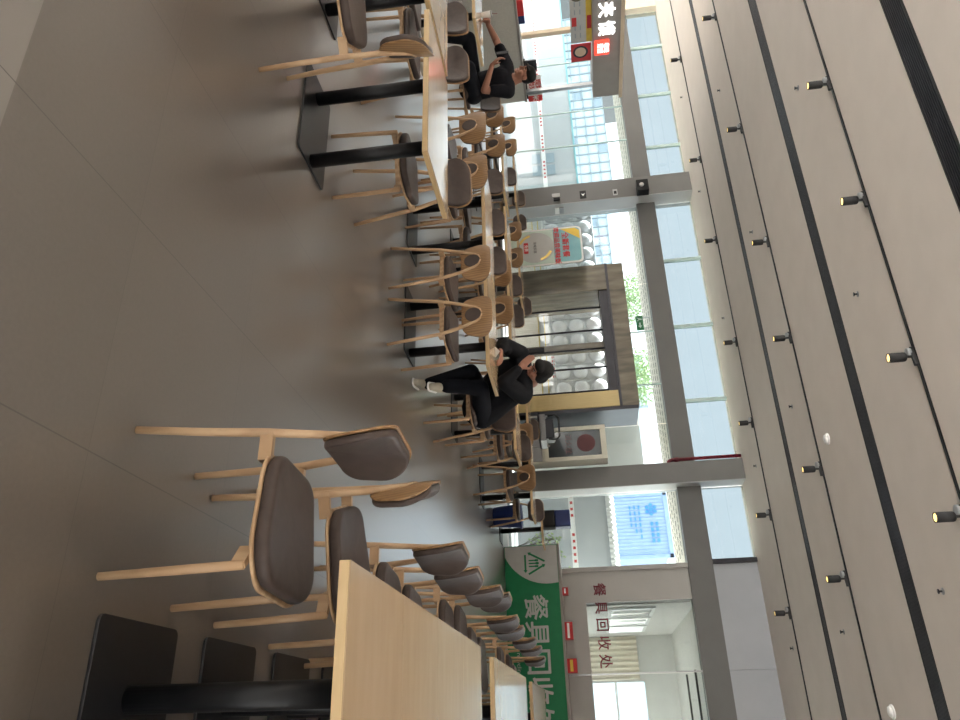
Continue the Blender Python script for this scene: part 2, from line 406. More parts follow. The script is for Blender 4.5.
for a, b in ((14.4, 15.55), (15.75, 16.9), (17.1, 18.25)):
    wf.box(-1.92, -1.88, a, b, 1.75, 1.81).box(-1.92, -1.88, a, b, 2.54, 2.6).box(-1.92, -1.88, a, a+.06, 1.81, 2.54).box(-1.92, -1.88, b-.06, b, 1.81, 2.54).box(-1.92, -1.88, (a+b)/2-.02, (a+b)/2+.02, 1.81, 2.54)
wf.box(-0.9, 0.9, 19.36, 19.39, 1.85, 1.9).box(-0.03, 0.03, 19.36, 19.39, 1.2, 2.55)
struct(wf.build('trim_6', M['white']))
struct(MB().box(-0.9, 0.9, 19.44, 19.45, 1.2, 2.55).build('window_23', M['glass']))
for k, y in enumerate((15.6, 17.1)):
    t = MB().box(-0.9, 2.9, y-0.03, y+0.03, 3.265, 3.298).build('lighting_track', M['black'])
    tag(t, ['black lighting track on the dish room ceiling, the one nearer the glass', 'black lighting track on the dish room ceiling, the one farther from the glass'][k], 'lighting track', 'dish room lighting tracks')

# ------------------------------------------------------------------ ceiling fittings
for k, (y, w) in enumerate(slots):
    t = thing('ceiling_air_diffuser', ['wide black linear air diffuser in the ceiling nearest the camera', 'middle black linear air diffuser across the ceiling', 'narrowest black linear air diffuser, closest to the window wall'][k], 'air diffuser', (-7, y, CH), 0, 'linear air diffusers in the ceiling')
    MB().box(-11.9, 11.9, -w/2+.006, w/2-.006, 0.09, 0.14).box(-11.9, 11.9, -w/2+.002, -w/2+.02, -0.004, 0.12).box(-11.9, 11.9, w/2-.02, w/2-.002, -0.004, 0.12).build('trough', M['blackmat'], t)
    b = MB(); n = 9
    for j in range(n):
        yy = -w/2+0.02+(w-0.04)*(j+0.5)/n
        b.box(-11.9, 11.9, yy-0.005, yy+0.005, 0.0, 0.05)
    b.build('louvre_slats', M['bronze'], t)
lines = [6.27, 9.36, 12.26, 3.3, 0.4]  # last two tracks and their lamps are added, out of view, for more light
lampx = [[-6.04, -4.51, -2.81, -1.41], [-10.82, -8.31, -6.17, -4.61, -2.78, -1.46], [-13.02, -10.2, -8.23, -6.04, -4.51, -2.94, -1.45], [-6.0, -3.7, -2.2, -.6, 1.0], [-5.4, -3.6, -1.8, 0.2]]
nm = ['nearest the camera', 'in the middle of the ceiling', 'along the window wall', 'added above the first tables', 'added above the entrance aisle']
def spot():
    t = thing('track_spotlight', '', 'spotlight')
    MB().box(-0.09, 0.09, -0.018, 0.018, -0.03, 0.0).build('track_adapter', M['blackmat'], t, bevel=.004)
    MB().lathe([(0.03, -0.02), (0.045, -0.022), (0.045, -0.05), (0.03, -0.052)], (-0.05, 0.02, 0), 14).build('joint_cover', M['greymid'], t, True)
    MB().tube([(0, 0, -0.03), (0, 0, -0.085)], 0.012, 10).build('arm', M['blackmat'], t)
    h = MB().lathe([(0.028, -0.075), (0.04, -0.085), (0.042, -0.1), (0.042, -0.225), (0.036, -0.225), (0.034, -0.2)], (0, 0, 0), 20).build('lamp_head', M['blackmat'], t, True)
    MB().lathe([(0.0335, -0.214), (0.0335, -0.221), (0.02, -0.223)], (0, 0, 0), 18).build('lens', M['lamp'], h, True, label='glowing warm lens')
    return t
sp0 = spot(); first = True
ordw = ['first', 'second', 'third', 'fourth', 'fifth', 'sixth', 'seventh', 'eighth', 'ninth', 'tenth', 'eleventh', 'twelfth']
for k, y in enumerate(lines):
    tag(MB().box(-18.5, 4.9, y-0.017, y+0.017, CH-0.015, CH-0.003).build('lighting_track', M['black']), 'thin black lighting track '+nm[k], 'lighting track', 'ceiling lighting tracks')
    for j, x in enumerate(lampx[k]):
        lab = '%s black spotlight from the stall side on the track %s' % (ordw[j], nm[k])
        if first:
            sp0.location = (x, y, CH-0.015); sp0['label'] = lab; sp0['group'] = 'track spotlights'; first = False
        else: dup(sp0, (x, y, CH-0.015), random.uniform(-.2, .2), lab, 'track spotlights')
        ld = bpy.data.lights.new('spot_beam', 'SPOT'); ld.energy = [46, 20, 12, 24, 10][k]; ld.color = (1.0, 0.90, 0.78); ld.spot_size = math.radians(92); ld.spot_blend = 0.7; ld.shadow_soft_size = 0.035
        lo = bpy.data.objects.new('spot_beam', ld); C.objects.link(lo); lo.location = (x, y, CH-0.245)
for k, (x, y) in enumerate(((-3.01, 8.93), (-0.06, 8.96))):
    t = thing('smoke_detector', ['white round smoke detector in the middle of the ceiling', 'white round smoke detector nearer the dish return hatch'][k], 'smoke detector', (x, y, CH), 0, 'smoke detectors')
    MB().lathe([(0.07, 0), (0.07, -0.015), (0.06, -0.02)], (0, 0, 0), 20).build('base', M['white'], t, True)
    MB().lathe([(0.055, -0.02), (0.05, -0.04), (0.03, -0.048)], (0, 0, 0), 20).build('sensing_head', M['white'], t, True)
sprk = None
for k, (x, y) in enumerate(((-6.8, 7.07), (-3.91, 7.06), (-0.96, 7.06), (-9.87, 10.1), (-6.83, 10.05), (-3.88, 10.02), (-0.94, 9.97), (-12.54, 12.9), (-9.9, 12.9), (-6.9, 12.93), (-3.88, 12.67), (-0.98, 12.57))):
    row = 0 if k < 3 else 1 if k < 7 else 2
    j = [k, k-3, k-7][row]
    lab = '%s ceiling sprinkler from the food stall side in the row %s' % (ordw[j], ['nearest the camera', 'mid ceiling', 'by the window wall'][row])
    if sprk is None:
        sprk = thing('ceiling_sprinkler', lab, 'sprinkler', (x, y, CH), 0, 'ceiling sprinklers')
        MB().lathe([(0.032, 0), (0.03, -0.006), (0.012, -0.008)], (0, 0, 0), 14).build('rosette', M['steel'], sprk, True)
        MB().lathe([(0.009, -0.008), (0.009, -0.035), (0.022, -0.036), (0.022, -0.04)], (0, 0, 0), 12).build('nozzle', M['bronze'], sprk, True)
    else: dup(sprk, (x, y, CH), 0, lab, 'ceiling sprinklers')

# ------------------------------------------------------------------ tables
def table(x0, x1, y0, y1, poles, py, plate, label, group, seam=True):
    cx, cy = (x0+x1)/2, (y0+y1)/2
    t = thing('dining_table', label, 'table', (cx, cy, 0), 0, group)
    hx, hy = (x1-x0)/2-0.001, (y1-y0)/2-0.001
    MB().box(-hx, hx, -hy, hy, 0.716, 0.746).build('edge_band', M['band'], t, bevel=.003, label='pale maple edge band')
    MB().box(-hx, hx, -hy, hy, 0.746, 0.75).build('tabletop', M['table'], t, bevel=.0012)
    for px in poles:
        p = MB().tube([(px-cx, py-cy, 0.012), (px-cx, py-cy, 0.71)], 0.041, 20).build('pole', M['black'], t, True)
        MB().box(px-cx-0.1, px-cx+0.1, py-cy-0.1, py-cy+0.16, 0.708, 0.716).build('mounting_plate', M['black'], p)
    pp = rpoly([(plate[0]-cx, plate[2]-cy), (plate[1]-cx, plate[2]-cy), (plate[1]-cx, plate[3]-cy), (plate[0]-cx, plate[3]-cy)], 0.025, 4)
    MB().prism(pp, 0.0, 0.012, 'xy').build('base_plate', M['plate'], t, bevel=.002)
    return t
gR = 'tables leading to the green banner'
ys = [2.08, 2.735, 3.39, 4.045, 4.70]
for k in range(4):
    table(-0.44, 0.92, ys[k], ys[k+1], [-0.10, 0.58], ys[k]+0.22, (-0.325, 0.80, ys[k]+0.0, ys[k]+0.45),
          ['maple-edged table nearest the camera in the run leading to the green banner', 'second table from the camera in the first run toward the green banner', 'third table from the camera in the first run toward the green banner', 'last table of the first run toward the green banner'][k], gR)
ys = [5.33, 5.945, 6.56, 7.175, 7.79]
for k in range(4):
    table(-0.43, 0.92, ys[k], ys[k+1], [-0.10, 0.58], ys[k]+0.24, (-0.325, 0.80, ys[k]+0.02, ys[k]+0.46), '%s table of the second run toward the green banner' % ['front', 'second', 'third', 'last'][k], gR)
ys = [8.53, 9.22, 9.91, 10.6]
for k in range(3):
    table(-0.43, 0.92, ys[k], ys[k+1], [-0.10, 0.58], ys[k]+0.26, (-0.325, 0.80, ys[k]+0.04, ys[k]+0.48), '%s table of the last run before the green banner' % ['front', 'middle', 'last'][k], gR)
gL = 'tables in the stall-side rows'
rows = {'L': (3.05, 3.66), 'M': (5.61, 6.24), 'N': (7.95, 8.57), 'O': (10.26, 10.88)}
rn = {'L': 'front stall-side row', 'M': 'second stall-side row', 'N': 'third stall-side row', 'O': 'fourth stall-side row'}
TB = [('L', -3.92, -2.80, (-3.50, -3.01), (-3.64, -2.955)), ('L', -5.16, -4.0, (-4.79, -4.30), (-4.93, -4.245)),
      ('M', -3.84, -2.72, (-3.50, -3.02), (-3.63, -2.955)), ('M', -4.98, -3.86, (-4.60, -4.12), (-4.73, -4.06)),
      ('N', -3.92, -2.80, (-3.58, -3.11), (-3.66, -3.06)), ('N', -5.06, -3.94, (-4.72, -4.25), (-4.8, -4.2)), ('N', -6.2, -5.08, (-5.86, -5.39), (-5.94, -5.34)), ('N', -7.6, -6.48, (-7.26, -6.79), (-7.34, -6.74)),
      ('O', -3.80, -2.66, (-3.46, -2.98), (-3.58, -2.86)), ('O', -5.0, -3.86, (-4.66, -4.18), (-4.78, -4.06)), ('O', -7.3, -6.16, (-6.96, -6.48), (-7.08, -6.36)), ('O', -9.2, -8.06, (-8.86, -8.38), (-8.98, -8.26))]
cnt = {}
for r, a, b, po, pl in TB:
    k = cnt.get(r, 0); cnt[r] = k+1
    y0, y1 = rows[r]
    table(a, b, y0, y1, po, y0+0.20, (pl[0], pl[1], y0+0.0, y0+0.41), '%s pale table from the aisle end in the %s' % (ordw[k], rn[r]), gL)
table(-7.75, -6.55, 5.28, 5.92, (-7.3, -6.85), 5.5, (-7.42, -6.73, 5.3, 5.7), 'pale table in front of the seated man in black T-shirt', gL)
table(-3.38, -2.74, 12.55, 13.1, (-3.05,), 12.82, (-3.26, -2.84, 12.62, 13.02), 'small table standing alone beside the green banner', gL)

# ------------------------------------------------------------------ chairs
def make_chair():
    t = thing('dining_chair', '', 'chair')
    for s in (-1, 1):
        MB().tube([(s*.215, .235, 0), (s*.207, .226, .25), (s*.2, .218, .435)], [.0125, .0145, .015], 10).build('leg', M['ash'], t, True)
        MB().tube([(s*.205, -.240, 0), (s*.174, -.230, .22), (s*.146, -.224, .43), (s*.102, -.224, .60), (s*.080, -.228, .66), (s*.064, -.233, .71), (s*.042, -.237, .745), (s*.004, -.239, .76)],
                  [.0125, .014, .015, .0135, .0115, .010, .009, .0085], 10).build('leg', M['ash'], t, True, label='rear leg bent into the back hoop')
    fr_, rr_ = MB().box(-.15, .15, .15, .17, .400, .438), MB().box(-.142, .142, -.15, -.13, .405, .446)
    for s in (-1, 1):
        a = [(s*.135, -.226), (s*.157, -.226), (s*.150, -.13), (s*.128, -.13)]; b = [(s*.14, .17), (s*.16, .15), (s*.206, .212), (s*.193, .226)]
        rr_.prism(a if s > 0 else a[::-1], .405, .448, 'xy'); fr_.prism(b if s > 0 else b[::-1], .395, .438, 'xy')
    rr_.build('rear_rail', M['ash'], t); fr_.build('front_rail', M['ash'], t)
    so = rpoly([(-.17, -.165), (.17, -.165), (.238, .275), (-.238, .275)], [.10, .10, .12, .12], 8)
    def sf(u, v, w):
        return (u, v, .428+w+0.5*u*u-0.012*math.cos(v*8))
    st = MB().pad(so, .014, sf).build('seat', M['ash'], t, True)
    co = [(u*.965, v*.965) for u, v in so]
    MB().pad(co, .044, sf, bulge=.25, base=.0145).build('seat_cushion', M['leather'], st, True, label='taupe leather seat cushion')
    bo = rpoly([(-.148, .595), (.148, .595), (.212, .845), (-.212, .845)], [.085, .085, .115, .115], 9)
    def bf(u, v, w):
        return (u, -.226-.03*(v-.6)/.26+1.45*u*u+w, v)
    bk = MB().pad(bo, .012, bf).build('backrest', M['shell'], t, True, label='oak veneer back shell')
    ctr = (0, .72)
    co = [(u*.96, ctr[1]+(v-ctr[1])*.96) for u, v in bo]
    MB().pad(co, .03, bf, bulge=.25, base=.0125).build('back_cushion', M['leather'], bk, True, label='taupe leather back pad')
    MB().pad([(.060*math.cos(q), .69+.066*math.sin(q)) for q in [2*PI*i/28 for i in range(28)]], .006, lambda u, v, w: bf(u, v, -w), base=-.001).build('back_opening', M['leather'], bk, True, label='oval opening showing the pad')
    return t
ch0 = make_chair(); used = [False]
def chair(x, y, rz, label, group):
    rz += 0.0
    if not used[0]:
        used[0] = True; ch0.location = (x, y, 0); ch0.rotation_euler = (0, 0, rz); ch0['label'] = label; ch0['group'] = group; return ch0
    return dup(ch0, (x, y, 0), rz, label, group)
R_ = -PI/2; F_ = PI; N_ = 0.0
g = 'chairs along the banner-side tables'
for k, (x, y, a) in enumerate(((-.64, 2.285, -.075), (-.665, 2.93, .34), (-.55, 3.58, -.12), (-.53, 4.09, -.11), (-.60, 5.10, -.12), (-.64, 5.66, -.12), (-.55, 6.20, -.10), (-.53, 6.71, -.08), (-.58, 8.15, -.08), (-.57, 8.95, -.06), (-.50, 9.5, -.06))):
    chair(x, y, R_+a, ['chair standing nearest the camera beside the banner-side tables', 'second chair from the camera along the banner-side tables', 'third chair from the camera along the banner-side tables', 'fourth chair from the camera along the banner-side tables', 'fifth chair from the camera along the banner-side tables', 'sixth chair from the camera along the banner-side tables', 'seventh chair from the camera along the banner-side tables', 'eighth chair from the camera along the banner-side tables', 'ninth chair from the camera, at the last banner-side run', 'tenth chair from the camera, at the last banner-side run', 'last chair along the banner-side tables, closest to the green banner'][k], g)
g = 'chairs around the stall-side tables'
chair(-3.285, 2.52, math.atan2(.757, -.653), 'chair pulled out askew in front of the front stall-side table', g)
chair(-3.325, 3.83, F_+.24, 'chair behind the aisle end of the front stall-side table', g)
chair(-4.49, 3.83, F_+.05, 'chair behind the front stall-side row, second from the aisle end', g)
chair(-5.0, 3.83, F_, 'chair behind the front stall-side row, third from the aisle end', g)
for k, x in enumerate((-2.94, -3.43, -4.41, -4.91)):
    chair(x, 5.31, N_+[.02, -.06, .04, 0][k], 'oak-backed chair on the near side of the second stall-side row, %s from the aisle end' % ordw[k], g)
for k, x in enumerate((-4.44, -4.94, -5.5)):
    chair(x, 6.42, F_, 'chair facing the camera beyond the second stall-side row, %s from the aisle end' % ordw[k], g)
for k, (x, a) in enumerate(((-3.05, -.35), (-4.2, 0), (-4.69, 0), (-6.6, 0), (-7.09, 0))):
    chair(x, 7.42, N_+a, 'oak-backed chair on the near side of the third stall-side row, %s from the aisle end' % ordw[k], g)
for k, x in enumerate((-3.2, -4.3, -5.13, -5.63, -7.6)):
    chair(x, 8.86, F_, 'chair facing the camera beyond the third stall-side row, %s from the aisle end' % ordw[k], g)
for k, x in enumerate((-3.0, -3.6, -4.6, -6.53, -7.03, -8.75, -9.25)):
    chair(x, 9.86, N_, 'oak-backed chair on the near side of the fourth stall-side row, %s from the aisle end' % ordw[k], g)
for k, x in enumerate((-2.98, -4.3, -6.6, -8.4, -8.95)):
    chair(x, 11.12, F_, 'chair facing the camera beyond the fourth stall-side row, %s from the aisle end' % ordw[k], g)
chair(-7.3, 5.02, N_, 'chair on the near side of the table of the man in black T-shirt', g)
# ------------------------------------------------------------------ column fittings
def plate(name, label, cat, x0, x1, y0, y1, z0, z1, mat, group=None):
    return tag(MB().box(x0, x1, y0, y1, z0, z1).build(name, mat, bevel=.004), label, cat, group)
t = thing('call_point', 'grey switch box with black button, lowest on the column by the food stall', 'switch', (-10.67, 13.58, 1.43))
MB().box(-.1, .0, -.03, 0, -.09, .09).build('housing', M['lgrey'], t, bevel=.005)
MB().box(.02, .09, -.04, 0, -.06, .08).build('button_box', M['blackmat'], t, bevel=.005)
t = thing('notice_plate', 'black framed notice plate halfway up the column by the food stall', 'sign', (-10.67, 13.58, 2.03))
MB().box(-.1, .1, -.02, 0, -.07, .07).build('plate', M['blackmat'], t, bevel=.004)
MB().prism([(-.02, -.04), (.05, 0), (-.02, .045), (.0, 0)], -.024, -.0205).build('white_symbol', M['paper'], t)
t = thing('socket_plate', 'small pale socket plate near the top of the column by the food stall', 'socket', (-10.64, 13.58, 2.74))
MB().box(-.08, .08, -.015, 0, -.05, .05).build('plate', M['lgrey'], t, bevel=.003)
MB().box(-.03, .05, -.02, -.0155, -.03, .03).build('socket', M['blackmat'], t)
t = thing('wall_speaker', 'black box speaker with pale lens high on the column by the food stall', 'speaker', (-10.62, 13.58, 3.33))
MB().box(-.15, .15, -.2, 0, -.13, .13).build('cabinet', M['black'], t, bevel=.01)
MB().lathe([(.05, .2), (.05, .215), (.03, .22)], (0, 0, -.02), 18, axis='y').build('driver', M['lgrey'], t, True)
t = thing('wall_socket_box', 'grey and white socket box on the pale side of the stall column', 'socket', (-10.48, 13.8, 1.48))
MB().box(0, .03, -.1, .1, 0, .1).build('cover', M['steel'], t, bevel=.004)
MB().box(0, .03, -.1, .1, -.1, -.005).build('outlet', M['white'], t, bevel=.004)
t = thing('sprinkler_riser', 'dark red pipe climbing beside the column near the dish return up to the ceiling', 'pipe', (-4.40, 13.66, 3.1))
MB().tube([(.07, 0, -.02), (.02, 0, .0), (0, 0, .06), (0, 0, 1.3)], .032, 14).build('riser', M['maroon'], t, True)
MB().tube([(0, 0, .1), (0, 0, .18)], .042, 14).build('coupling', M['maroon'], t, True)

# ------------------------------------------------------------------ green counter front of the dish return
ct = thing('dish_return_counter', 'long counter with a green front panel in front of the dish return hatch', 'counter', (-0.0, 13.2, 0))
MB().box(-2.86, 2.4, 0.03, .66, 0, .93).build('body', M['facade'], ct)
MB().box(-2.88, 2.42, 0.0, .68, .93, .97).build('worktop', M['taupe'], ct, bevel=.004)
fp = MB().box(-2.86, 2.4, 0, .03, 0.01, .93).build('front_panel', M['green'], ct, label='green printed panel')
arc = [(-2.85, .02), (-2.67, .02)]
for i in range(16):
    q = -1.16+(1.16+.24)*i/15
    arc.append((-3.0+.8*math.cos(q), .75+.8*math.sin(q)))
arc = [(x, z) for x, z in arc if z < .925]+[(-2.215, .925), (-2.85, .925)]
MB().prism(arc, -.004, 0).build('silver_corner', M['silver'], fp)
lg = MB()
cx, cz = -2.55, .52
tri = [(cx-.21, cz-.15), (cx+.21, cz-.15), (cx, cz+.24)]
for i in range(3):
    a, b = Vector(tri[i]), Vector(tri[(i+1) % 3]); d = (b-a).normalized(); nrm = Vector((-d.y, d.x))
    p, q = a+d*.06, b-d*.07
    lg.prism([tuple(p+nrm*.016), tuple(p-nrm*.016), tuple(q-nrm*.016-d*.02), tuple(q+nrm*.016-d*.02)], -.008, -.005)
    lg.prism([tuple(q-nrm*.036-d*.03), tuple(q+d*.02), tuple(q+nrm*.036-d*.03)], -.008, -.005)
for k, x in enumerate((-.05, 0, .05)):
    lg.box(cx+x-.011, cx+x+.011, -.008, -.005, cz-.09, cz+.03)
    if k == 1: lg.prism([(cx+x+.022*math.cos(q), cz+.055+.034*math.sin(q)) for q in [2*PI*i/14 for i in range(14)]], -.008, -.005)
    else: lg.box(cx+x-.018, cx+x+.018, -.008, -.005, cz+.02, cz+.075)
lg.build('recycling_logo', M['green'], fp)
text('large_lettering', '餐具回收处', .43, M['silver'], (-.96, -.003, .49), parent=fp, bold=.006)
text('small_lettering', 'Tableware recycling', .10, M['silver'], (-1.16, -.003, .19), parent=fp)
# things along the counter
g = 'red packs on the dish return counter'
for k, (x, w, h, m) in enumerate(((-2.1, .12, .10, 'red'), (-1.45, .28, .13, 'red'), (-.9, .22, .16, 'red'))):
    t = thing('red_carton', ['smallest red carton on the dish return counter, at the end by the silver corner', 'low wide red carton in the middle of the dish return counter', 'tallest red carton on the dish return counter, with yellow edge'][k], 'carton', (x, 13.5, .97), 0, g)
    MB().box(-w/2, w/2, -.08, .08, 0, h).build('box', M[m], t, bevel=.004)
    MB().box(-w/2+.02, w/2-.02, -.083, -.08, h*.3, h*.6).build('printed_band', M['yellow' if k == 2 else 'paper'], t)
# hatch lettering
for k, chx in enumerate('餐具回收处'):
    tag(text('hatch_letter', chx, .235, M['maroon'], (-2.17+.297*k, 13.915 if k else 13.893, 1.60), depth=.012, bold=.003), 'maroon character %s above the hatch, %s of five' % (chx, ordw[k]), 'lettering', 'maroon characters above the dish return hatch')

# ------------------------------------------------------------------ vestibule door
dv = struct(thing('door_1', 'x', 'door', (-6.85, 13.0, 0))); del dv['label']; del dv['category']
MB().box(-1.57, -.97, 0, .9, 0, 2.3).build('jamb_stone', M['stone'], dv, bevel=.01)
MB().box(1.23, 1.55, 0, .9, 0, 2.3).build('jamb_oak', M['oakjamb'], dv, bevel=.01)
MB().box(1.55, 1.62, .02, .9, 0, 2.62).build('jamb_edge', M['bronze'], dv)
MB().box(-1.57, 1.55, .02, .9, 2.3, 2.64).build('lintel_stone', M['stone'], dv, bevel=.01)
MB().box(-.97, 1.23, .04, .5, 2.12, 2.3).box(-1.57, 1.55, -.01, .04, 2.28, 2.33).build('lintel_band', M['bronze'], dv)
MB().box(.04, .17, .3, .5, 0, 2.12).build('middle_post', M['stone'], dv, bevel=.006)
for x in (-.66, -.15, .26, .66, 1.15):
    MB().tube([(x, .16, 0), (x, .16, 2.13)], .02, 10).build('door_bar', M['bronze'], dv, True)
for a, b in ((-.96, .03), (.18, 1.22)):
    MB().box(a, b, .38, .39, .02, 2.11).build('pane', M['clear'], dv)

# ------------------------------------------------------------------ standing things along the window wall
t = thing('poster_stand', 'free-standing menu poster with red lettering and rounded corners', 'poster stand', (-8.63, 12.5, 0))
rp_ = rpoly([(-.43, .42), (.43, .42), (.43, 1.87), (-.43, 1.87)], .1, 6)
fr_ = MB().prism(rp_, 0, .03).build('frame', M['white'], t)
MB().box(-.3, .3, -.18, .22, 0, .02).box(-.03, .03, .03, .07, .02, .45).build('foot', M['blackmat'], t)
MB().prism(rpoly([(-.4, .45), (.4, .45), (.4, 1.84), (-.4, 1.84)], .08, 6), -.003, 0).build('print', M['mint'], t)
MB().prism(rpoly([(-.39, 1.3), (.39, 1.3), (.39, 1.83), (-.39, 1.83)], [.001, .001, .07, .07], 6), -.006, -.0035).build('sky_print', M['teal'], t)
MB().prism([(-.39, 1.45), (-.12, 1.83), (-.32, 1.83), (-.385, 1.75)], -.009, -.0065).build('leaf_print', M['yellow'], t)
MB().prism([(.36*math.cos(q), .93+.38*math.sin(q)) for q in [2*PI*i/30 for i in range(30)]], -.006, -.0035).build('dish_print', M['silver'], t)
ring = MB()
for a0 in (.3, PI+.3):
    pts = [(a0+.9*i/8) for i in range(9)]
    poly = [(.33*math.cos(q), .93+.35*math.sin(q)) for q in pts]+[(.28*math.cos(q), .93+.30*math.sin(q)) for q in reversed(pts)]
    ring.prism(poly, -.009, -.0065)
ring.build('gold_arcs', M['gold'], t)
text('heading', '全新套餐', .15, M['red'], (0, -.011, 1.53), parent=t, bold=.003)
text('subheading', '欢迎品尝美味饭', .125, M['red'], (0, -.011, 1.36), parent=t, bold=.003)
MB().prism(rpoly([(-.13, .70), (.13, .70), (.13, .79), (-.13, .79)], .02, 3), -.009, -.0065).build('red_stamp', M['red'], t)
text('stamp_text', '免费', .08, M['paper'], (0, -.0105, .745), parent=t)
text('small_print', '美味实惠', .07, M['grey'], (0, -.009, .92), parent=t)

t = thing('fire_hose_cabinet', 'ivory framed fire hose cabinet with a dark glass door beside a grey column', 'fire cabinet', (-4.66, 13.2, 0))
MB().box(-.36, .30, .02, .34, 0, 1.97).build('body', M['cabinet'], t, bevel=.008)
MB().box(-.33, .27, 0, .02, .05, .78).build('lower_panel', M['greymid'], t, bevel=.004)
d = MB().box(-.36, -.28, -.02, .018, .82, 1.97).box(.22, .30, -.02, .018, .82, 1.97).box(-.28, .22, -.02, .018, .82, .9).box(-.28, .22, -.02, .018, 1.87, 1.97).build('door', M['cabinet'], t, bevel=.005)
MB().box(-.28, .22, .006, .012, .9, 1.87).build('door_glass', M['darkglass'], d)
MB().lathe([(.06, 0), (.17, .0), (.17, .006), (.06, .006)], (-.03, .004, 1.6), 28, axis='y').build('hose_emblem', M['hose'], d)
text('door_lettering', '消火栓', .13, M['hose'], (-.03, .003, 1.27), parent=d)
MB().prism([(-.16, .98), (-.09, .97), (-.08, 1.03), (-.14, 1.05)], .001, .005).build('white_tag', M['paper'], d)

t = thing('utility_cart', 'grey utility cart with a dark tray and loop handle near the fire hose cabinet', 'cart', (-4.42, 11.75, 0))
for sx_ in (-.2, .2):
    for sy_ in (-.18, .18):
        MB().tube([(sx_, sy_, .07), (sx_, sy_, .98)], .014, 8).build('post', M['steel'], t, True)
        MB().lathe([(.035, -.015), (.035, .015)], (sx_, sy_, .035), 12, axis='y').build('castor', M['blackmat'], t, True)
for z in (.3, .82):
    MB().box(-.23, .23, -.21, .21, z, z+.03).box(-.23, .23, -.21, -.19, z, z+.12).box(-.23, .23, .19, .21, z, z+.12).box(-.23, -.21, -.19, .19, z, z+.12).box(.21, .23, -.19, .19, z, z+.12).build('tray', M['greymid'], t)
MB().tube([(-.2, -.18, .98), (-.22, -.18, 1.1), (-.16, -.18, 1.16), (.16, -.18, 1.16), (.22, -.18, 1.1), (.2, -.18, .98)], .016, 8).build('loop_handle', M['blackmat'], t, True)
MB().box(-.17, .17, -.14, .14, .86, 1.07).build('dark_box', M['bronze'], t, bevel=.02)

t = thing('blue_tub', 'blue tub on a black base standing on the small table by the green banner', 'tub', (-3.2, 12.84, .75))
MB().prism(rpoly([(-.15, -.13), (.15, -.13), (.15, .13), (-.15, .13)], .03, 4), 0, .2, 'xy').build('base_crate', M['blackmat'], t, bevel=.008)
MB().prism(rpoly([(-.145, -.12), (.145, -.12), (.145, .12), (-.145, .12)], .03, 4), .2, .46, 'xy').build('tub', M['blue'], t, bevel=.01)
t = thing('blue_bin', 'blue plastic bin on the floor under the far tables', 'bin', (-3.05, 11.85, 0))
MB().lathe([(.14, 0), (.155, .02), (.19, .42), (.2, .44), (.185, .44), (.17, .4)], (0, 0, 0), 24).build('bucket', M['blue'], t, True)
MB().lathe([(.205, .43), (.21, .45), (.205, .46)], (0, 0, 0), 24).build('rim', M['blue'], t, True)

# ------------------------------------------------------------------ food stall on the left
st = thing('food_stall', 'food stall with a pale stone counter under a grey sign fascia', 'stall', (-12.1, 10, 0))
MB().box(-.9, 0, -2.6, 2.0, 0, .94).build('counter_base', M['counter'], st)
MB().box(-.92, .02, -2.62, 2.02, .94, .985).build('countertop', M['taupe'], st, bevel=.005)
MB().box(-.5, 0.1, -2.6, 2.05, 2.38, 2.92).build('fascia', M['taupe'], st, bevel=.006)
MB().prism([(-.5, 2.92), (.14, 2.92), (.14, 2.99), (-.5, 2.99)], -2.62, 2.09).build('cornice', M['beige'], st)
v = MB(); v.v = []
MB().box(-1.6, -.5, -2.6, 1.8, 2.9, 2.98).build('canopy', M['beige'], st)
MB().box(-1.62, -1.52, 1.6, 1.7, 0, 2.9).build('rear_post', M['beige'], st)
MB().box(-.02, .06, 1.7, 1.78, .985, 2.38).build('front_post', M['steel'], st)
text('stall_letter', '肉', .33, M['lit'], (.105, -.62, 2.63), (PI/2, 0, PI/2), .01, st, .006)
text('stall_letter', '夹', .33, M['lit'], (.105, -.12, 2.63), (PI/2, 0, PI/2), .01, st, .006)
text('stall_letter', '馍', .33, M['lit'], (.105, .30, 2.63), (PI/2, 0, PI/2), .01, st, .006)
t = tag(MB().box(0.002, .05, -.16, .17, -.14, .14).build('lit_red_sign', M['litred'], loc=(-12.0, 10.72, 2.56), bevel=.005), 'small glowing red sign box under the white characters of the stall', 'sign')
text('sign_text', '老味\n道馍', .12, M['lit'], (.052, 0, .02), (PI/2, 0, PI/2), .003, t)
t = thing('menu_board', 'pale menu board with food pictures hanging under the stall fascia', 'menu board', (-12.12, 9.85, 1.97))
MB().box(-.02, 0, -.9, .82, 0, .3).build('panel', M['silver'], t)
MB().box(-.02, 0, -.9, .82, .302, .41).build('yellow_strip', M['yellow'], t)
lm = MB()
for r in range(2):
    for k in range(9):
        yy = -.85+k*.18
        if abs(yy-.25) < .1: continue
        lm.box(0.001, .003, yy, yy+.11, .08+.1*r, .10+.1*r)
lm.build('printed_lines', M['towerline'], t)
MB().box(.001, .004, .22, .42, .03, .12).box(.001, .004, .2, .5, .32, .4).build('red_prints', M['red'], t)
MB().lathe([(.12, 0), (.12, .004)], (0, 0, 0), 18).build('dish_picture', M['stone'], t).matrix_local = Matrix.Translation((.002, -.25, .14)) @ Matrix.Rotation(PI/2, 4, 'Y')
t = thing('dish_poster', 'red poster with a round bowl picture hanging under the stall fascia', 'poster', (-12.1, 10.88, 1.96))
MB().box(-.01, 0, -.2, .24, 0, .4).build('sheet', M['red'], t)
o = MB().lathe([(.15, 0), (.15, .003)], (0, 0, 0), 24).build('bowl_print', M['bronze'], t); o.matrix_local = Matrix.Translation((0, .0, .19)) @ Matrix.Rotation(PI/2, 4, 'Y')
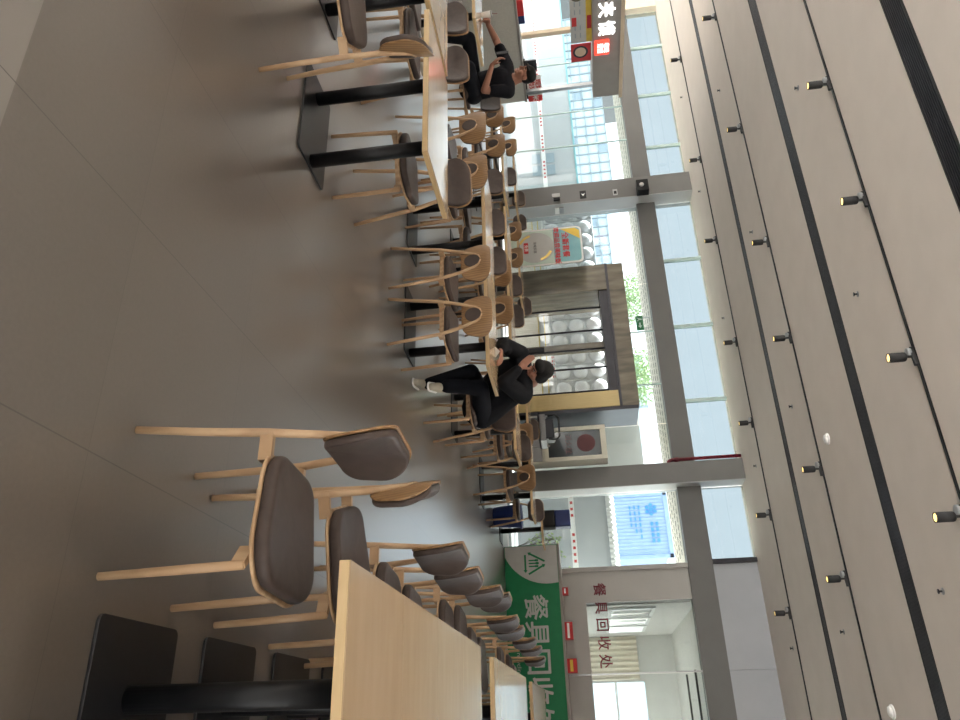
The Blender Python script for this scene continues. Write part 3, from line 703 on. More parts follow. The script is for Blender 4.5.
o = MB().lathe([(.11, 0), (.11, .004)], (0, 0, 0), 24).build('noodle_print', M['beige'], t); o.matrix_local = Matrix.Translation((0.001, .0, .19)) @ Matrix.Rotation(PI/2, 4, 'Y')
t = thing('counter_notice', 'white slanted notice with red lettering on the stall counter end', 'notice', (-12.2, 11.7, .985), PI/2*.6)
MB().box(-.2, .2, 0, .02, .03, .33).build('sheet', M['paper'], t)
MB().box(-.1, .1, -.03, .1, 0, .03).build('foot', M['blackmat'], t)
text('notice_text', '现烤\n肉夹', .13, M['red'], (0, -.003, .19), parent=t, bold=.003)
t = thing('red_counter_sign', 'small red sign with white characters at the end of the stall counter', 'sign', (-12.2, 11.93, .985), PI/2*.55)
MB().box(-.15, .15, 0, .02, .03, .33).build('sheet', M['red'], t)
MB().box(-.08, .08, -.03, .08, 0, .03).build('foot', M['blackmat'], t)
text('sign_text', '新米', .14, M['paper'], (0, -.003, .18), parent=t, bold=.003)
t = thing('card_terminal', 'dark grey payment terminal on the stall counter', 'terminal', (-12.35, 11.3, .985))
MB().box(-.1, .1, -.12, .12, 0, .04).build('base', M['blackmat'], t)
MB().box(-.03, .01, -.14, .14, .04, .27).build('screen', M['bronze'], t, bevel=.008)
t = thing('snack_box', 'red and blue snack box on the stall counter', 'box', (-12.4, 9.9, .985))
MB().box(-.1, .1, -.22, .12, 0, .12).build('red_half', M['red'], t, bevel=.006)
MB().box(-.1, .1, .122, .3, 0, .12).build('blue_half', M['blue'], t, bevel=.006)

# ------------------------------------------------------------------ outside
struct(MB().box(-70, 60, 14.15, 90, -.2, -.05).build('ground_window_side', M['asphalt']))
struct(MB().box(5.0, 60, -60, 14.15, -.2, -.05).box(-70, 5.0, -60, -5, -.2, -.05).box(-70, -19, -5, 14.15, -.2, -.05).build('ground_bounce', M['bounce']))  # unseen ground made very pale to bounce sunlight onto the ceiling
struct(MB().box(-70, 60, -34, -30, -.05, 9).box(45, 49, -30, 60, -.05, 9).box(-60, -56, -30, 60, -.05, 9).build('wall_sky_block', M['grey']))  # unseen far walls added to block low sky light
cn = MB().box(-18.5, -2.6, 14.16, 15.6, 3.2, 3.42)
struct(cn.build('canopy_soffit', M['cream']))
sl = MB()
for y in (14.4, 14.75, 15.1, 15.4):
    for k in range(101):
        x = -18.4+k*.155
        sl.box(x, x+.1, y, y+.03, 3.194, 3.2)
struct(sl.build('trim_7', M['bronze']))
t = thing('exit_sign', 'green emergency exit sign hanging under the outer canopy', 'exit sign', (-7.68, 14.3, 2.9))
MB().box(-.17, .17, -.02, .02, 0, .15).build('lightbox', M['litgreen'], t, bevel=.004)
MB().box(-.13, -.12, -.004, .004, .15, .3).box(.12, .13, -.004, .004, .15, .3).build('hanger', M['steel'], t)
ex = MB().prism([(.0, .06), (.07, .06), (.07, .03), (.13, .075), (.07, .12), (.07, .09), (.0, .09)], -.024, -.0205)
ex.prism([(-.08+.014*math.cos(q), .125+.014*math.sin(q)) for q in [2*PI*i/10 for i in range(10)]], -.024, -.0205)
ex.prism([(-.1, .105), (-.065, .108), (-.07, .07), (-.04, .03), (-.055, .025), (-.085, .06), (-.12, .03), (-.13, .04), (-.1, .07)], -.024, -.0205)
ex.build('running_man', M['paper'], t)
# domed plastic wall
bw = thing('domed_panel_wall', 'glossy white wall of pressed domes with gold rails seen through the door', 'panel wall', (-9.2, 16.0, 0))
db = MB(); P = .41
for i in range(14):
    for j in range(3):
        cx, cz = -2.75+i*P, 1.28+j*P-.03
        prof = [(.185*math.sin(a*PI/2/6), -.13*math.cos(a*PI/2/6)) for a in range(1, 7)]
        nn = 18; base = len(db.v); vs = [(cx, -.13, cz)]; fs = []
        for r, y in prof:
            for k in range(nn): vs.append((cx+r*math.cos(2*PI*k/nn), y, cz+r*math.sin(2*PI*k/nn)))
        for k in range(nn): fs.append((0, 1+k, 1+(k+1) % nn))
        for q in range(5):
            for k in range(nn): fs.append((1+q*nn+k, 1+(q+1)*nn+k, 1+(q+1)*nn+(k+1) % nn, 1+q*nn+(k+1) % nn))
        db.add(vs, fs)
for i in range(15):
    x = -2.955+i*P; db.box(x-.012, x+.012, -.03, 0, 1.05, 2.28)
for j in range(4):
    z = 1.045+j*P; db.box(-2.95, 2.75, -.03, 0, z-.012, z+.012)
db.box(-2.96, 2.78, 0, .1, .74, 2.3)
o = db.build('dome_panel', M['bubble'], bw)
for p in o.data.polygons:
    if len(p.vertices) == 3 or (len(p.vertices) == 4 and abs(p.normal.x) < .999 and abs(p.normal.z) < .999 and abs(p.normal.y) < .999): p.use_smooth = True
MB().box(-2.96, 2.78, 0, .1, 0, .74).build('timber_plinth', M['cladding'], bw)
MB().box(-2.96, 2.78, -.02, 0, .74, .76).box(-2.96, 2.78, -.02, 0, .88, .905).build('gold_rail', M['gold'], bw)
MB().box(-2.96, 2.78, -.012, 0, .98, 1.1).build('notice_strip', M['paper'], bw)
rd = MB()
for x in (-2.4, -.6, 1.3):
    for k in range(6): rd.box(x+k*.1, x+k*.1+.06, -.016, -.0125, 1.01, 1.07)
rd.build('red_marks', M['red'], bw)
# hoardings
def hoard(x0, x1, y, h, label, strip=None, mat='hoarding', cap=None):
    t = thing('site_hoarding', label, 'hoarding', ((x0+x1)/2, y, 0), 0, 'hoardings outside the window wall')
    w = (x1-x0)/2
    MB().box(-w, w, 0, .08, 0, h).build('board', M[mat], t)
    n = max(1, int(2*w/1.2))
    for k in range(1, n): MB().box(-w+2*w*k/n-.008, -w+2*w*k/n+.008, -.006, -.001, 0.02, h-.02).build('joint_strip', M['joint'], t)
    if strip:
        MB().box(-w, w, -.012, -.007, strip-.06, strip+.06).build('notice_strip', M['paper'], t)
        r = MB()
        for k in range(int(w*2/.14)):
            if k % 7 < 5: r.box(-w+.05+k*.14, -w+.11+k*.14, -.016, -.0125, strip-.025, strip+.03)
        r.build('red_marks', M['red'], t)
    if cap: MB().box(-w, w, -.03, .1, h, h+.05).build('cap_rail', M[cap], t)
    return t
hl = hoard(-27.5, -12.6, 17.0, 2.05, 'pale blue hoarding with four grey panels behind the glazing by the food stall', 1.17, 'hoarding', 'teal')
for k, (x, z) in enumerate(((-14.99, .83), (-14.55, .83), (-14.98, 1.24), (-14.54, 1.24))):
    tag(MB().box(0, .36, -.02, -.017, 0, .24).build('grey_panel', M['towerdark'], loc=(x, 16.995, z)), '%s grey panel of four on the pale blue hoarding by the food stall' % ['lower stall-side', 'lower door-side', 'upper stall-side', 'upper door-side'][k], 'panel', 'four grey panels on the hoarding by the food stall')
hoard(-6.3, -4.85, 16.0, 2.85, 'tall white hoarding between the stone-framed door and the fire hose cabinet column', None, 'white')
hr = hoard(-4.75, -2.65, 16.2, 1.95, 'pale blue hoarding in the window next to the dish return', 1.2, 'hoarding')
rl = MB(); k = 0
x = -4.75
while x < -2.7:
    rl.lathe([(.0, -.1), (.07, -.07), (.1, 0), (.07, .07), (.0, .1)], (x, 16.22, 2.03), 10); x += .11
tag(rl.build('fleece_roll', M['white'], smooth=True), 'lumpy white insulation roll laid along the top of the hoarding beside the dish return', 'insulation roll')
t = thing('shipping_container', 'pale blue corrugated container with a blue emblem beyond the window beside the dish return', 'container', (-5.2, 22, 0))
cb_ = MB(); n = 34; xs = [-.85+1.75*i/n for i in range(n+1)]
poly = []
for i, x in enumerate(xs):
    poly += [(x, -.03 if (i % 2) else 0.0)]
cb_.prism(poly+[(.9, 2.3), (-.85, 2.3)], 1.2, 3.8, 'xy')
cb_.box(-.9, -.82, -.06, .05, 1.1, 3.9).box(.88, .98, -.06, .05, 1.1, 3.9).box(-.9, .98, -.06, .05, 3.8, 3.92).box(-.9, .98, -.06, 2.3, 1.0, 1.2)
cb_.build('shell', M['container'], t)
MB().box(-.9, -.6, .2, .5, 0, 1.0).box(.6, .9, .2, .5, 0, 1.0).box(-.9, -.6, 1.8, 2.1, 0, 1.0).box(.6, .9, 1.8, 2.1, 0, 1.0).build('stilt', M['greymid'], t)
lg = MB()
for k in range(6):
    a = k*PI/3
    lg.prism([(-.42+.13*math.cos(a)+.055*math.cos(q), 3.42+.13*math.sin(a)+.055*math.sin(q)) for q in [2*PI*i/10 for i in range(10)]], -.045, -.036)
lg.prism([(-.42+.07*math.cos(q), 3.42+.07*math.sin(q)) for q in [2*PI*i/12 for i in range(12)]], -.05, -.046)
for r in range(2):
    for k in range(4): lg.box(-.05+k*.16, .06+k*.16, -.045, -.036, 3.36+r*.14, 3.44+r*.14)
for r in range(3):
    for k in range(6-r): lg.box(-.55+k*.17, -.44+k*.17, -.045, -.036, 3.05-r*.13, 3.10-r*.13)
lg.build('blue_emblem', M['logoblue'], t)
# glass buildings in the distance
def tower(x0, x1, y, h, label, pitch):
    t = thing('glass_building', label, 'building', ((x0+x1)/2, y, 0), 0, 'pale gridded buildings in the distance')
    w = (x1-x0)/2
    MB().box(-w, w, 0, 6, 0, h).build('curtain_wall', M['tower'], t)
    g_ = MB(); x = -w
    while x <= w: g_.box(x-.03, x+.03, -.08, 0, 0, h); x += pitch
    z = .3
    while z <= h: g_.box(-w, w, -.08, 0, z-.025, z+.025); z += pitch*.8
    g_.build('mullion_grid', M['towerline'], t)
    d_ = MB(); rr = random.Random(int(w*10))
    for k in range(16):
        i = rr.randrange(int(2*w/pitch)); j = rr.randrange(max(1, int(h/pitch/.8)))
        d_.box(-w+i*pitch+.05, -w+(i+1)*pitch-.05, -.03, -.002, .35+j*pitch*.8, .3+(j+1)*pitch*.8-.05)
    d_.build('drawn_blinds', M['towerdark'], t)
tower(-36, -23.5, 30, 4.3, 'pale gridded glass building behind the glazing by the food stall', .62)
tower(-23, -18, 30.5, 3.85, 'pale gridded glass building behind the domed wall', .55)
tower(-14.5, -12, 30, 4.6, 'narrow gridded glass building above the door', .6)
# shrub outside the window beside the dish return
t = thing('bare_shrub', 'thin twiggy shrub with pale leaves outside the window beside the dish return', 'shrub', (-3.25, 15.2, -.05))
tw = MB(); lf = MB(); rr = random.Random(3)
for k in range(16):
    a = rr.uniform(0, 2*PI); s = rr.uniform(.15, .45); h = rr.uniform(.5, 1.1)
    p0 = Vector((0, 0, 0)); p1 = Vector((s*.4*math.cos(a), s*.4*math.sin(a)*.5, h*.5)); p2 = Vector((s*math.cos(a), s*.5*math.sin(a), h))
    tw.tube([p0, p1, p2], [.012, .008, .004], 5)
    for j in range(5):
        q = p1.lerp(p2, rr.random()); d_ = Vector((rr.uniform(-1, 1), rr.uniform(-.6, .6), rr.uniform(.1, 1))).normalized()*.14
        tw.tube([q, q+d_], [.005, .003], 4)
        e_ = q+d_; u_ = Vector((.03, 0, .012)); w_ = Vector((0, .012, .035))
        lf.add([e_-u_, e_-w_, e_+u_, e_+w_], [(0, 1, 2, 3)])
tw.build('twigs', M['twig'], t); lf.build('leaves', M['leafpale'], t)

for (x, y, h, lab) in ((-9.0, 20, 4.0, 'pale green tree top showing over the door lintel'), (-12.2, 21, 4.1, 'pale green tree beyond the domed wall, away from the exit sign'),):
    t = thing('tree', lab, 'tree', (x, y, -.05), 0, 'trees outside')
    MB().tube([(0, 0, 0), (.05, 0, 1.4), (-.05, .05, h-.8)], [.1, .08, .05], 8).build('trunk', M['twig'], t, True)
    lf = MB(); rr = random.Random(int(h*100))
    for k in range(1500):
        v_ = Vector((rr.gauss(0, 1), rr.gauss(0, 1), rr.gauss(0, 1))).normalized()*(rr.random()**.4)
        c_ = Vector((v_.x*.85, v_.y*.8, h-.55+v_.z*.6)); a_ = Vector((rr.uniform(-1, 1), rr.uniform(-1, 1), rr.uniform(-1, 1))).normalized()*.055
        b_ = a_.cross(Vector((rr.uniform(-1, 1), rr.uniform(-1, 1), rr.uniform(-1, 1)))).normalized()*.028
        lf.add([c_-a_, c_-b_, c_+a_, c_+b_], [(0, 1, 2, 3)])
    lf.build('crown', M['leafdark'], t)
# ------------------------------------------------------------------ people
def cap(mb, p, q, r1, r2, flat=1.0, side=None, n=16):
    """tapered round limb with domed ends; flat squeezes it along 'side'"""
    p, q = Vector(p), Vector(q); t = (q-p)
    if t.length < 1e-5: t = Vector((0, 0, 1e-3))
    d = t.normalized()
    s = Vector(side).normalized() if side is not None else (Vector((0, 1, 0)) if abs(d.y) < .8 else Vector((1, 0, 0)))
    s = (s-d*s.dot(d)).normalized(); c = d.cross(s)
    rings = []
    for k in range(1, 5):
        a = -PI/2+k*PI/2/4; rings.append((p+d*math.sin(a)*r1, r1*math.cos(a)))
    for k in range(0, 4):
        a = k*PI/2/4; rings.append((q+d*math.sin(a)*r2, r2*math.cos(a)))
    vs = [p-d*r1]; fs = []
    for ctr, r in rings:
        for k in range(n):
            a = 2*PI*k/n; vs.append(ctr+c*math.cos(a)*r+s*math.sin(a)*r*flat)
    vs.append(q+d*r2)
    m = len(rings)
    for k in range(n): fs.append((0, 1+(k+1) % n, 1+k))
    for i in range(m-1):
        for k in range(n):
            k2 = (k+1) % n; fs.append((1+i*n+k, 1+i*n+k2, 1+(i+1)*n+k2, 1+(i+1)*n+k))
    for k in range(n): fs.append((len(vs)-1, 1+(m-1)*n+k, 1+(m-1)*n+(k+1) % n))
    mb.add(vs, fs); return mb
def ell(mb, c, r, R=None, n=18):
    R = R or Matrix.Identity(3); vs = []; fs = []; m = 10
    for i in range(1, m):
        th = PI*i/m
        for k in range(n):
            a = 2*PI*k/n; vs.append(Vector(c)+R @ Vector((r[0]*math.sin(th)*math.cos(a), r[1]*math.sin(th)*math.sin(a), r[2]*math.cos(th))))
    vs.append(Vector(c)+R @ Vector((0, 0, r[2]))); vs.append(Vector(c)+R @ Vector((0, 0, -r[2])))
    for i in range(m-2):
        for k in range(n):
            k2 = (k+1) % n; fs.append((i*n+k, (i+1)*n+k, (i+1)*n+k2, i*n+k2))
    for k in range(n):
        fs.append((len(vs)-2, k, (k+1) % n)); fs.append((len(vs)-1, (m-2)*n+(k+1) % n, (m-2)*n+k))
    mb.add(vs, fs); return mb
def skin(mb, name, mat, parent, voxel, it=4, label=None, org=(0, 0, 0)):
    mb.v = [tuple(Vector(v)-Vector(org)) for v in mb.v]
    o = mb.build(name, mat, None)
    r = o.modifiers.new('r', 'REMESH'); r.mode = 'VOXEL'; r.voxel_size = voxel; r.use_smooth_shade = True
    s_ = o.modifiers.new('s', 'SMOOTH'); s_.iterations = it; s_.factor = .5
    dg = bpy.context.evaluated_depsgraph_get(); dg.update()
    me = bpy.data.meshes.new_from_object(o.evaluated_get(dg), depsgraph=dg)
    o.modifiers.clear(); old = o.data; o.data = me; bpy.data.meshes.remove(old); me.name = name
    for p_ in me.polygons: p_.use_smooth = True
    o.parent = parent
    if label: o['label'] = label
    return o
def hand(mb, w, d, nrm, thumb, curl=.35, ln=1.0):
    """palm and five bent fingers; w wrist, d pointing direction, nrm out of the palm, thumb: side of the thumb"""
    w, d, nrm = Vector(w), Vector(d).normalized(), Vector(nrm); nrm = (nrm-d*nrm.dot(d)).normalized()
    s = d.cross(nrm).normalized()*thumb
    cap(mb, w, w+d*.03, .024, .03, .75, nrm)
    for k in range(4):
        off = s*(.027-.018*k)
        cap(mb, w+d*.02+off*.8, w+d*.082+off, .014, .0115, 1, nrm, 10)
        L = [.040, .045, .042, .033][k]*ln
        b = w+d*.085+off; a1 = curl; d1 = d*math.cos(a1)+nrm*math.sin(a1); d2 = d*math.cos(2.2*a1)+nrm*math.sin(2.2*a1); d3 = d*math.cos(3.0*a1)+nrm*math.sin(3.0*a1)
        j1 = b+d1*L; j2 = j1+d2*L*.65; j3 = j2+d3*L*.5
        cap(mb, b, j1, .0105, .0095, 1, nrm, 10); cap(mb, j1, j2, .0095, .0088, 1, nrm, 10); cap(mb, j2, j3, .0088, .0075, 1, nrm, 10)
    tb = w+d*.025+s*.022; t1 = tb+(d*.6+s*.75+nrm*.25).normalized()*.042; t2 = t1+(d*.9+s*.25+nrm*.35).normalized()*.034
    cap(mb, tb, t1, .0145, .0115, 1, nrm, 10); cap(mb, t1, t2, .0112, .0085, 1, nrm, 10)
def head(mb, c, R):
    """c centre of the skull; R columns: right, front, up"""
    def P(x, y, z): return Vector(c)+R @ Vector((x, y, z))
    ell(mb, P(0, -.012, .025), (.076, .094, .092), R); ell(mb, P(0, .012, -.045), (.062, .072, .075), R)
    cap(mb, P(-.02, .066, -.088), P(.02, .066, -.088), .021, .021)
    cap(mb, P(0, .085, .012), P(0, .105, -.028), .010, .0145); ell(mb, P(-.012, .094, -.032), (.009, .010, .008), R); ell(mb, P(.012, .094, -.032), (.009, .010, .008), R)
    cap(mb, P(-.05, .073, .026), P(-.012, .086, .024), .010, .010); cap(mb, P(.05, .073, .026), P(.012, .086, .024), .010, .010)
    cap(mb, P(-.018, .083, -.058), P(.018, .083, -.058), .0075, .0075); cap(mb, P(-.016, .081, -.069), P(.016, .081, -.069), .0085, .0085)
    for s in (-1, 1):
        ell(mb, P(s*.078, -.01, -.012), (.010, .02, .032), R); ell(mb, P(s*.045, .05, -.03), (.026, .03, .026), R)
    cap(mb, P(0, -.025, -.07), P(0, -.045, -.15), .056, .060)
def facing(yaw, pitch=0.0, tilt=0.0):
    """head axes for someone looking along yaw (0 = towards -Y, positive = towards +X)"""
    return (Matrix.Rotation(yaw+PI, 3, 'Z') @ Matrix.Rotation(-pitch, 3, 'X') @ Matrix.Rotation(tilt, 3, 'Y'))
def face_bits(t, c, R, org):
    def P(x, y, z): return Vector(c)+R @ Vector((x, y, z))-Vector(org)
    for s in (-1, 1):
        e = ell(MB(), P(s*.031, .0765, .006), (.0115, .008, .006), R, 12).build('eye', M['eyewhite'], t, True)
        ell(MB(), P(s*.031, .0835, .006), (.0055, .003, .0058), R, 10).build('iris', M['hair'], e, True)
        cap(MB(), P(s*.046, .083, .027), P(s*.016, .0935, .029), .0045, .005, n=8).build('eyebrow', M['hair'], t, True)
    cap(MB(), P(-.021, .088, -.0635), P(.021, .088, -.0635), .003, .003, n=8).build('lips', M['hose'], t, True)
def shoe(t, heel, toe, org, up_=(0, 0, 1)):
    h, q = Vector(heel)-Vector(org), Vector(toe)-Vector(org); u = Vector(up_)
    m = MB(); cap(m, h+u*.045, q+u*.035, .045, .038, .85); cap(m, h+u*.04, h+u*.10-(q-h)*.05, .043, .046); cap(m, h.lerp(q, .35)+u*.06, q.lerp(h, .3)+u*.045, .045, .038)
    m2 = MB(); m2.v = m.v; m2.f = m.f; m2.mi = m.mi
    o = skin(m2, 'shoe', M['shoe'], t, .008, 3)
    m3 = MB(); cap(m3, h+u*.014, q+u*.012, .05, .044, .30, u); s_ = m3.build('sole', M['paper'], o, True)
    return o

# --- seated man in the dark hooded jacket, leaning on the table
org = Vector((-2.80, 6.62, 0))
p1 = thing('person', 'person in black hooded jacket sitting at the table end, hand raised to the face', 'person', org)
hipL, hipR = Vector((-2.70, 6.64, .54)), Vector((-2.90, 6.66, .54))
chest = Vector((-3.02, 6.55, .84)); neck = Vector((-3.05, 6.49, 1.0)); hc = Vector((-3.02, 6.42, 1.12))
shR, shL = Vector((-3.25, 6.48, .95)), Vector((-2.82, 6.48, .95))
elR, elL = Vector((-3.25, 6.24, .815)), Vector((-2.84, 6.20, .81))
wrR, wrL = Vector((-3.12, 6.10, .795)), Vector((-2.97, 6.20, .955))
knR, anR = Vector((-2.97, 6.20, .50)), Vector((-2.84, 6.12, .10))
knL, anL = Vector((-2.80, 6.19, .59)), Vector((-2.80, 6.10, .27))
R1 = facing(-.12, .75, .15)
b = MB()
head(b, hc, R1)
cap(b, neck-Vector((0, -.02, .03)), hc+R1 @ Vector((0, -.03, -.06)), .058, .058)
cap(b, chest, (hipL+hipR)/2+Vector((0, 0, .06)), .125, .125, .75, (0, 1, 0))
cap(b, shR, shL, .06, .06); cap(b, chest+Vector((0, 0, .04)), neck, .12, .065, .8, (0, 1, 0))
for s_, e_, w_ in ((shR, elR, wrR), (shL, elL, wrL)):
    cap(b, s_, e_, .05, .04); cap(b, e_, w_, .04, .027)
for h_, k_, a_ in ((hipR, knR, anR), (hipL, knL, anL)):
    cap(b, h_, k_, .075, .055); cap(b, k_, a_, .052, .036)
hand(b, wrR, (.95, -.25, .12), (0, .2, -1), 1, .38)
hand(b, wrL, (-.62, -.10, .72), (-.3, .9, .2), -1, .12)
skin(b, 'body', M['skin'], p1, .007, 4, org=org)
face_bits(p1, hc, R1, org)
j = MB()
cap(j, chest+Vector((0, .02, .0)), (hipL+hipR)/2+Vector((0, 0, .0)), .225, .205, .78, (0, 1, 0)); cap(j, chest+Vector((-.03, 0, .07)), chest+Vector((.1, 0, .06)), .13, .13, .85, (0, 1, 0))
cap(j, shR+Vector((.02, 0, 0)), shL-Vector((.02, 0, 0)), .104, .104); cap(j, chest+Vector((0, .02, .06)), neck+Vector((0, .03, -.03)), .14, .09, .85, (0, 1, 0))
for s_, e_, w_ in ((shR, elR, wrR), (shL, elL, wrL)):
    cap(j, s_, e_, .092, .074); cap(j, e_, e_.lerp(w_, .84), .070, .050)
# hood bunched behind the neck and folds at the elbows
cap(j, neck+Vector((-.10, .05, -.01)), neck+Vector((.0, .12, -.02)), .065, .07); cap(j, neck+Vector((.0, .12, -.02)), neck+Vector((.11, .05, -.01)), .07, .065)
ell(j, elR+Vector((.03, .02, .03)), (.07, .05, .045)); ell(j, elL+Vector((0, .02, .04)), (.05, .06, .05))
jk = skin(j, 'jacket', M['cloth'], p1, .011, 4, org=org, label='black hooded jacket')
cap(MB(), Vector((-2.90, 6.395, .90))-org, Vector((-2.885, 6.40, .905))-org, .008, .008).build('chest_badge', M['paper'], jk, True)
q = MB()
cap(q, hipR+Vector((0, .02, .0)), hipL+Vector((0, .02, 0)), .115, .115)
for h_, k_, a_ in ((hipR, knR, anR), (hipL, knL, anL)):
    cap(q, h_, k_, .10, .078); cap(q, k_, k_.lerp(a_, .93), .076, .062)
skin(q, 'trousers', M['trouser'], p1, .011, 4, org=org, label='dark navy trousers')
shoe(p1, (-2.85, 6.14, .0), (-2.80, 5.96, .0), org)
shoe(p1, (-2.80, 6.12, .17), (-2.74, 5.95, .145), org, (0, .1, 1))
hr_ = MB()
for (x, y, z), r in (((0, -.02, .05), (.092, .106, .094)), ((0, .05, .075), (.078, .055, .05)), ((0, -.055, -.02), (.088, .068, .09)), ((.07, -.01, .0), (.022, .05, .06)), ((-.07, -.01, .0), (.022, .05, .06))):
    ell(hr_, hc+R1 @ Vector((x, y, z)), r, R1)
skin(hr_, 'hair', M['hair'], p1, .008, 2, org=org, label='short black hair')
t = thing('phone', 'dark phone held up in front of the face of the person in the hooded jacket', 'phone', (-3.12, 6.17, 1.05), -.5)
MB().box(-.037, .037, -.005, .005, 0, .145).build('case', M['phone'], t, bevel=.004); MB().box(-.033, .033, .0052, .0062, .005, .14).build('screen', M['bronze'], t)
t = thing('paper_slip', 'folded white paper slip under the hand of the person in the hooded jacket', 'paper', (-3.08, 6.07, .751))
MB().prism([(-.05, -.03), (.05, -.015), (.0, .045)], 0, .004, 'xy').build('lower_fold', M['paper'], t); MB().add([(-.05, -.03, .004), (.05, -.015, .004), (.01, -.05, .045), (-.048, -.029, .006), (.048, -.014, .006), (.01, -.048, .047)], [(0, 1, 2), (3, 5, 4), (0, 3, 4, 1), (1, 4, 5, 2), (2, 5, 3, 0)]).build('upper_fold', M['paper'], t)

# --- seated man in the black T-shirt and cap
org = Vector((-6.88, 6.48, 0))
p2 = thing('person', 'person in black T-shirt and black cap sitting at a table holding a phone', 'person', org)
hipL, hipR = Vector((-6.76, 6.50, .55)), Vector((-6.98, 6.50, .55))
chest = Vector((-6.87, 6.45, .86)); neck = Vector((-6.86, 6.42, 1.03)); hc = Vector((-6.84, 6.37, 1.175))
shR, shL = Vector((-7.09, 6.43, .97)), Vector((-6.66, 6.43, .97))
elR, elL = Vector((-7.36, 6.26, .86)), Vector((-6.63, 6.33, .70))
wrR, wrL = Vector((-7.34, 6.02, .80)), Vector((-6.80, 6.14, .82))
knR, anR = Vector((-7.26, 6.12, .56)), Vector((-7.28, 6.02, .10))
knL, anL = Vector((-6.72, 6.06, .56)), Vector((-6.70, 6.0, .10))
R2 = facing(-.25, .12, 0)
b = MB(); head(b, hc, R2)
cap(b, neck-Vector((0, -.01, .03)), hc+R2 @ Vector((0, -.03, -.06)), .058, .056)
cap(b, chest, (hipL+hipR)/2+Vector((0, 0, .06)), .13, .13, .75, (0, 1, 0)); cap(b, shR, shL, .06, .06); cap(b, chest+Vector((0, 0, .04)), neck, .12, .065, .8, (0, 1, 0))
for s_, e_, w_ in ((shR, elR, wrR), (shL, elL, wrL)):
    cap(b, s_, e_, .052, .043); cap(b, e_, w_, .043, .028)
for h_, k_, a_ in ((hipR, knR, anR), (hipL, knL, anL)):
    cap(b, h_, k_, .078, .056); cap(b, k_, a_, .054, .036)
hand(b, wrR, (.25, -.95, .05), (.9, .2, -.3), -1, .42)
hand(b, wrL, (-.55, -.35, .75), (.25, .85, .45), -1, .40)
skin(b, 'body', M['skin'], p2, .007, 4, org=org)
face_bits(p2, hc, R2, org)
j = MB()
cap(j, chest, (hipL+hipR)/2, .175, .18, .78, (0, 1, 0)); cap(j, chest+Vector((-.07, 0, .05)), chest+Vector((.07, 0, .05)), .13, .13, .85, (0, 1, 0))
cap(j, shR+Vector((.03, 0, 0)), shL-Vector((.03, 0, 0)), .084, .084); cap(j, chest+Vector((0, .01, .06)), neck+Vector((0, .02, -.05)), .14, .082, .85, (0, 1, 0))
for s_, e_ in ((shR, elR), (shL, elL)): cap(j, s_, s_.lerp(e_, .62), .08, .068)
ts = skin(j, 'tee_shirt', M['tee'], p2, .011, 4, org=org, label='black short-sleeved T-shirt')
MB().box(.07, .078, -.19, -.168, .39, .42).build('chest_mark', M['paper'], ts)
q = MB(); cap(q, hipR, hipL, .118, .118)
for h_, k_, a_ in ((hipR, knR, anR), (hipL, knL, anL)):
    cap(q, h_, k_, .10, .08); cap(q, k_, k_.lerp(a_, .95), .078, .064)
skin(q, 'trousers', M['trouser'], p2, .011, 4, org=org)
shoe(p2, (-7.28, 6.04, 0), (-7.31, 5.86, 0), org); shoe(p2, (-6.70, 6.02, 0), (-6.69, 5.84, 0), org)
hr_ = MB(); ell(hr_, hc+R2 @ Vector((0, -.03, .02)), (.081, .088, .085), R2)
skin(hr_, 'hair', M['hair'], p2, .008, 2, org=org)
cp = MB()
ell(cp, hc+R2 @ Vector((0, -.012, .062)), (.088, .104, .075), R2); cap(cp, hc+R2 @ Vector((-.035, .075, .06)), hc+R2 @ Vector((.035, .075, .06)), .038, .038, .25, R2 @ Vector((0, .25, 1)))
skin(cp, 'cap', M['hair'], p2, .008, 2, org=org, label='black baseball cap')
t = thing('phone', 'dark phone in the hand of the person in black T-shirt', 'phone', (-6.90, 6.075, .875), -.3)
MB().box(-.037, .037, -.005, .005, 0, .145).build('case', M['phone'], t, bevel=.004); MB().box(-.033, .033, .0052, .0062, .005, .14).build('screen', M['bronze'], t)
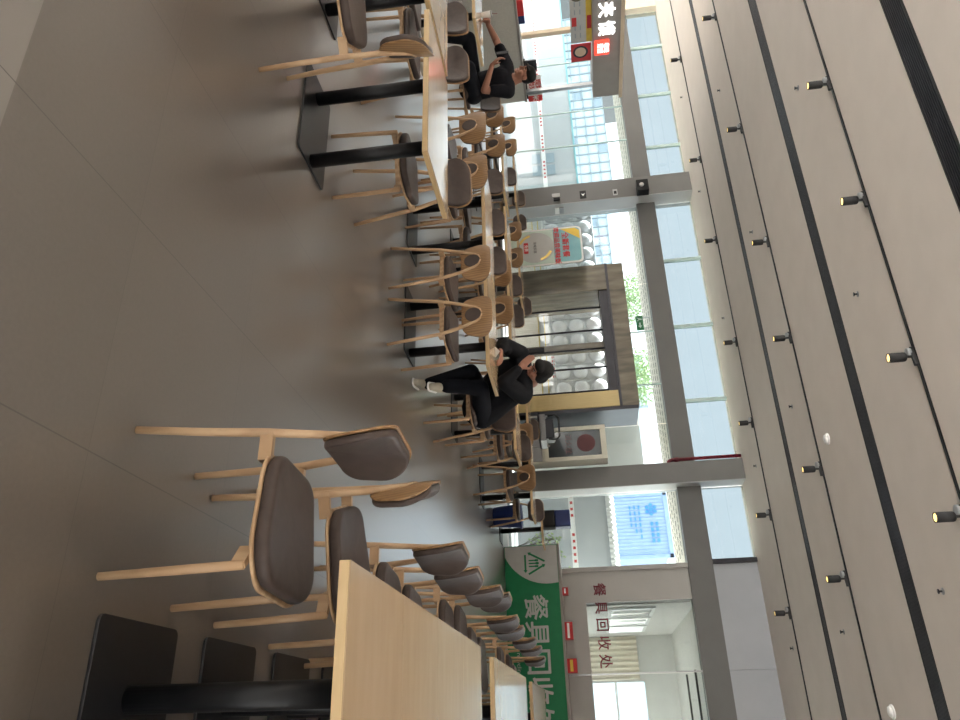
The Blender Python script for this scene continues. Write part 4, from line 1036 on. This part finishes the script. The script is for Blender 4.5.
t = thing('drink_cup', 'paper drink cup on the table of the person in black T-shirt', 'cup', (-7.30, 5.86, .75))
MB().lathe([(.028, 0), (.038, .10), (.039, .105), (.035, .105)], (0, 0, 0), 18).build('cup', M['paper'], t, True); MB().lathe([(.04, .104), (.04, .112), (.03, .118)], (0, 0, 0), 18).build('lid', M['steel'], t, True); MB().tube([(0, 0, .11), (.01, 0, .18)], .004, 6).build('straw', M['maroon'], t)
g_ = 'chairs around the stall-side tables'
chair(-2.80, 6.70, F_-.06, 'chair under the person in the hooded jacket', g_)
chair(-6.87, 6.56, F_-.05, 'chair under the person in black T-shirt', g_)
# ------------------------------------------------------------------ light and view
for k, y in enumerate((16.3, 18.2)):  # lamps added to brighten the dish room
    t = thing('ceiling_lamp', 'added round white ceiling lamp inside the dish return room, the one %s' % ['nearer the glass', 'farther from the glass'][k], 'ceiling lamp', (1.6, y, 3.3), 0, 'added dish room lamps')
    MB().lathe([(.2, 0), (.2, -.05), (.16, -.06)], (0, 0, 0), 24).build('housing', M['white'], t, True)
    MB().lathe([(.15, -.06), (.15, -.064), (.1, -.068)], (0, 0, 0), 24).build('diffuser', M['lit'], t, True)
    ld = bpy.data.lights.new('room_lamp', 'POINT'); ld.energy = 38; ld.color = (1, .97, .93); ld.shadow_soft_size = .15
    lo = bpy.data.objects.new('room_lamp', ld); C.objects.link(lo); lo.location = (1.6, y, 3.1)
w = bpy.data.worlds.new('sky'); S.world = w; w.use_nodes = True
bgn = w.node_tree.nodes['Background']; bgn.inputs['Color'].default_value = (0.90, 0.95, 1.0, 1); bgn.inputs['Strength'].default_value = 1.6
sl_ = bpy.data.lights.new('sun', 'SUN'); sl_.energy = 20.0; sl_.angle = math.radians(4); sl_.color = (1, .96, .9)
so_ = bpy.data.objects.new('sun', sl_); C.objects.link(so_); so_.rotation_euler = Vector((.9, -.08, -.9)).to_track_quat('-Z', 'Y').to_euler()
S.view_settings.view_transform = 'Standard'; S.view_settings.look = 'None'; S.view_settings.exposure = 1.45; S.view_settings.gamma = 1.0; S.view_settings.use_curve_mapping = False
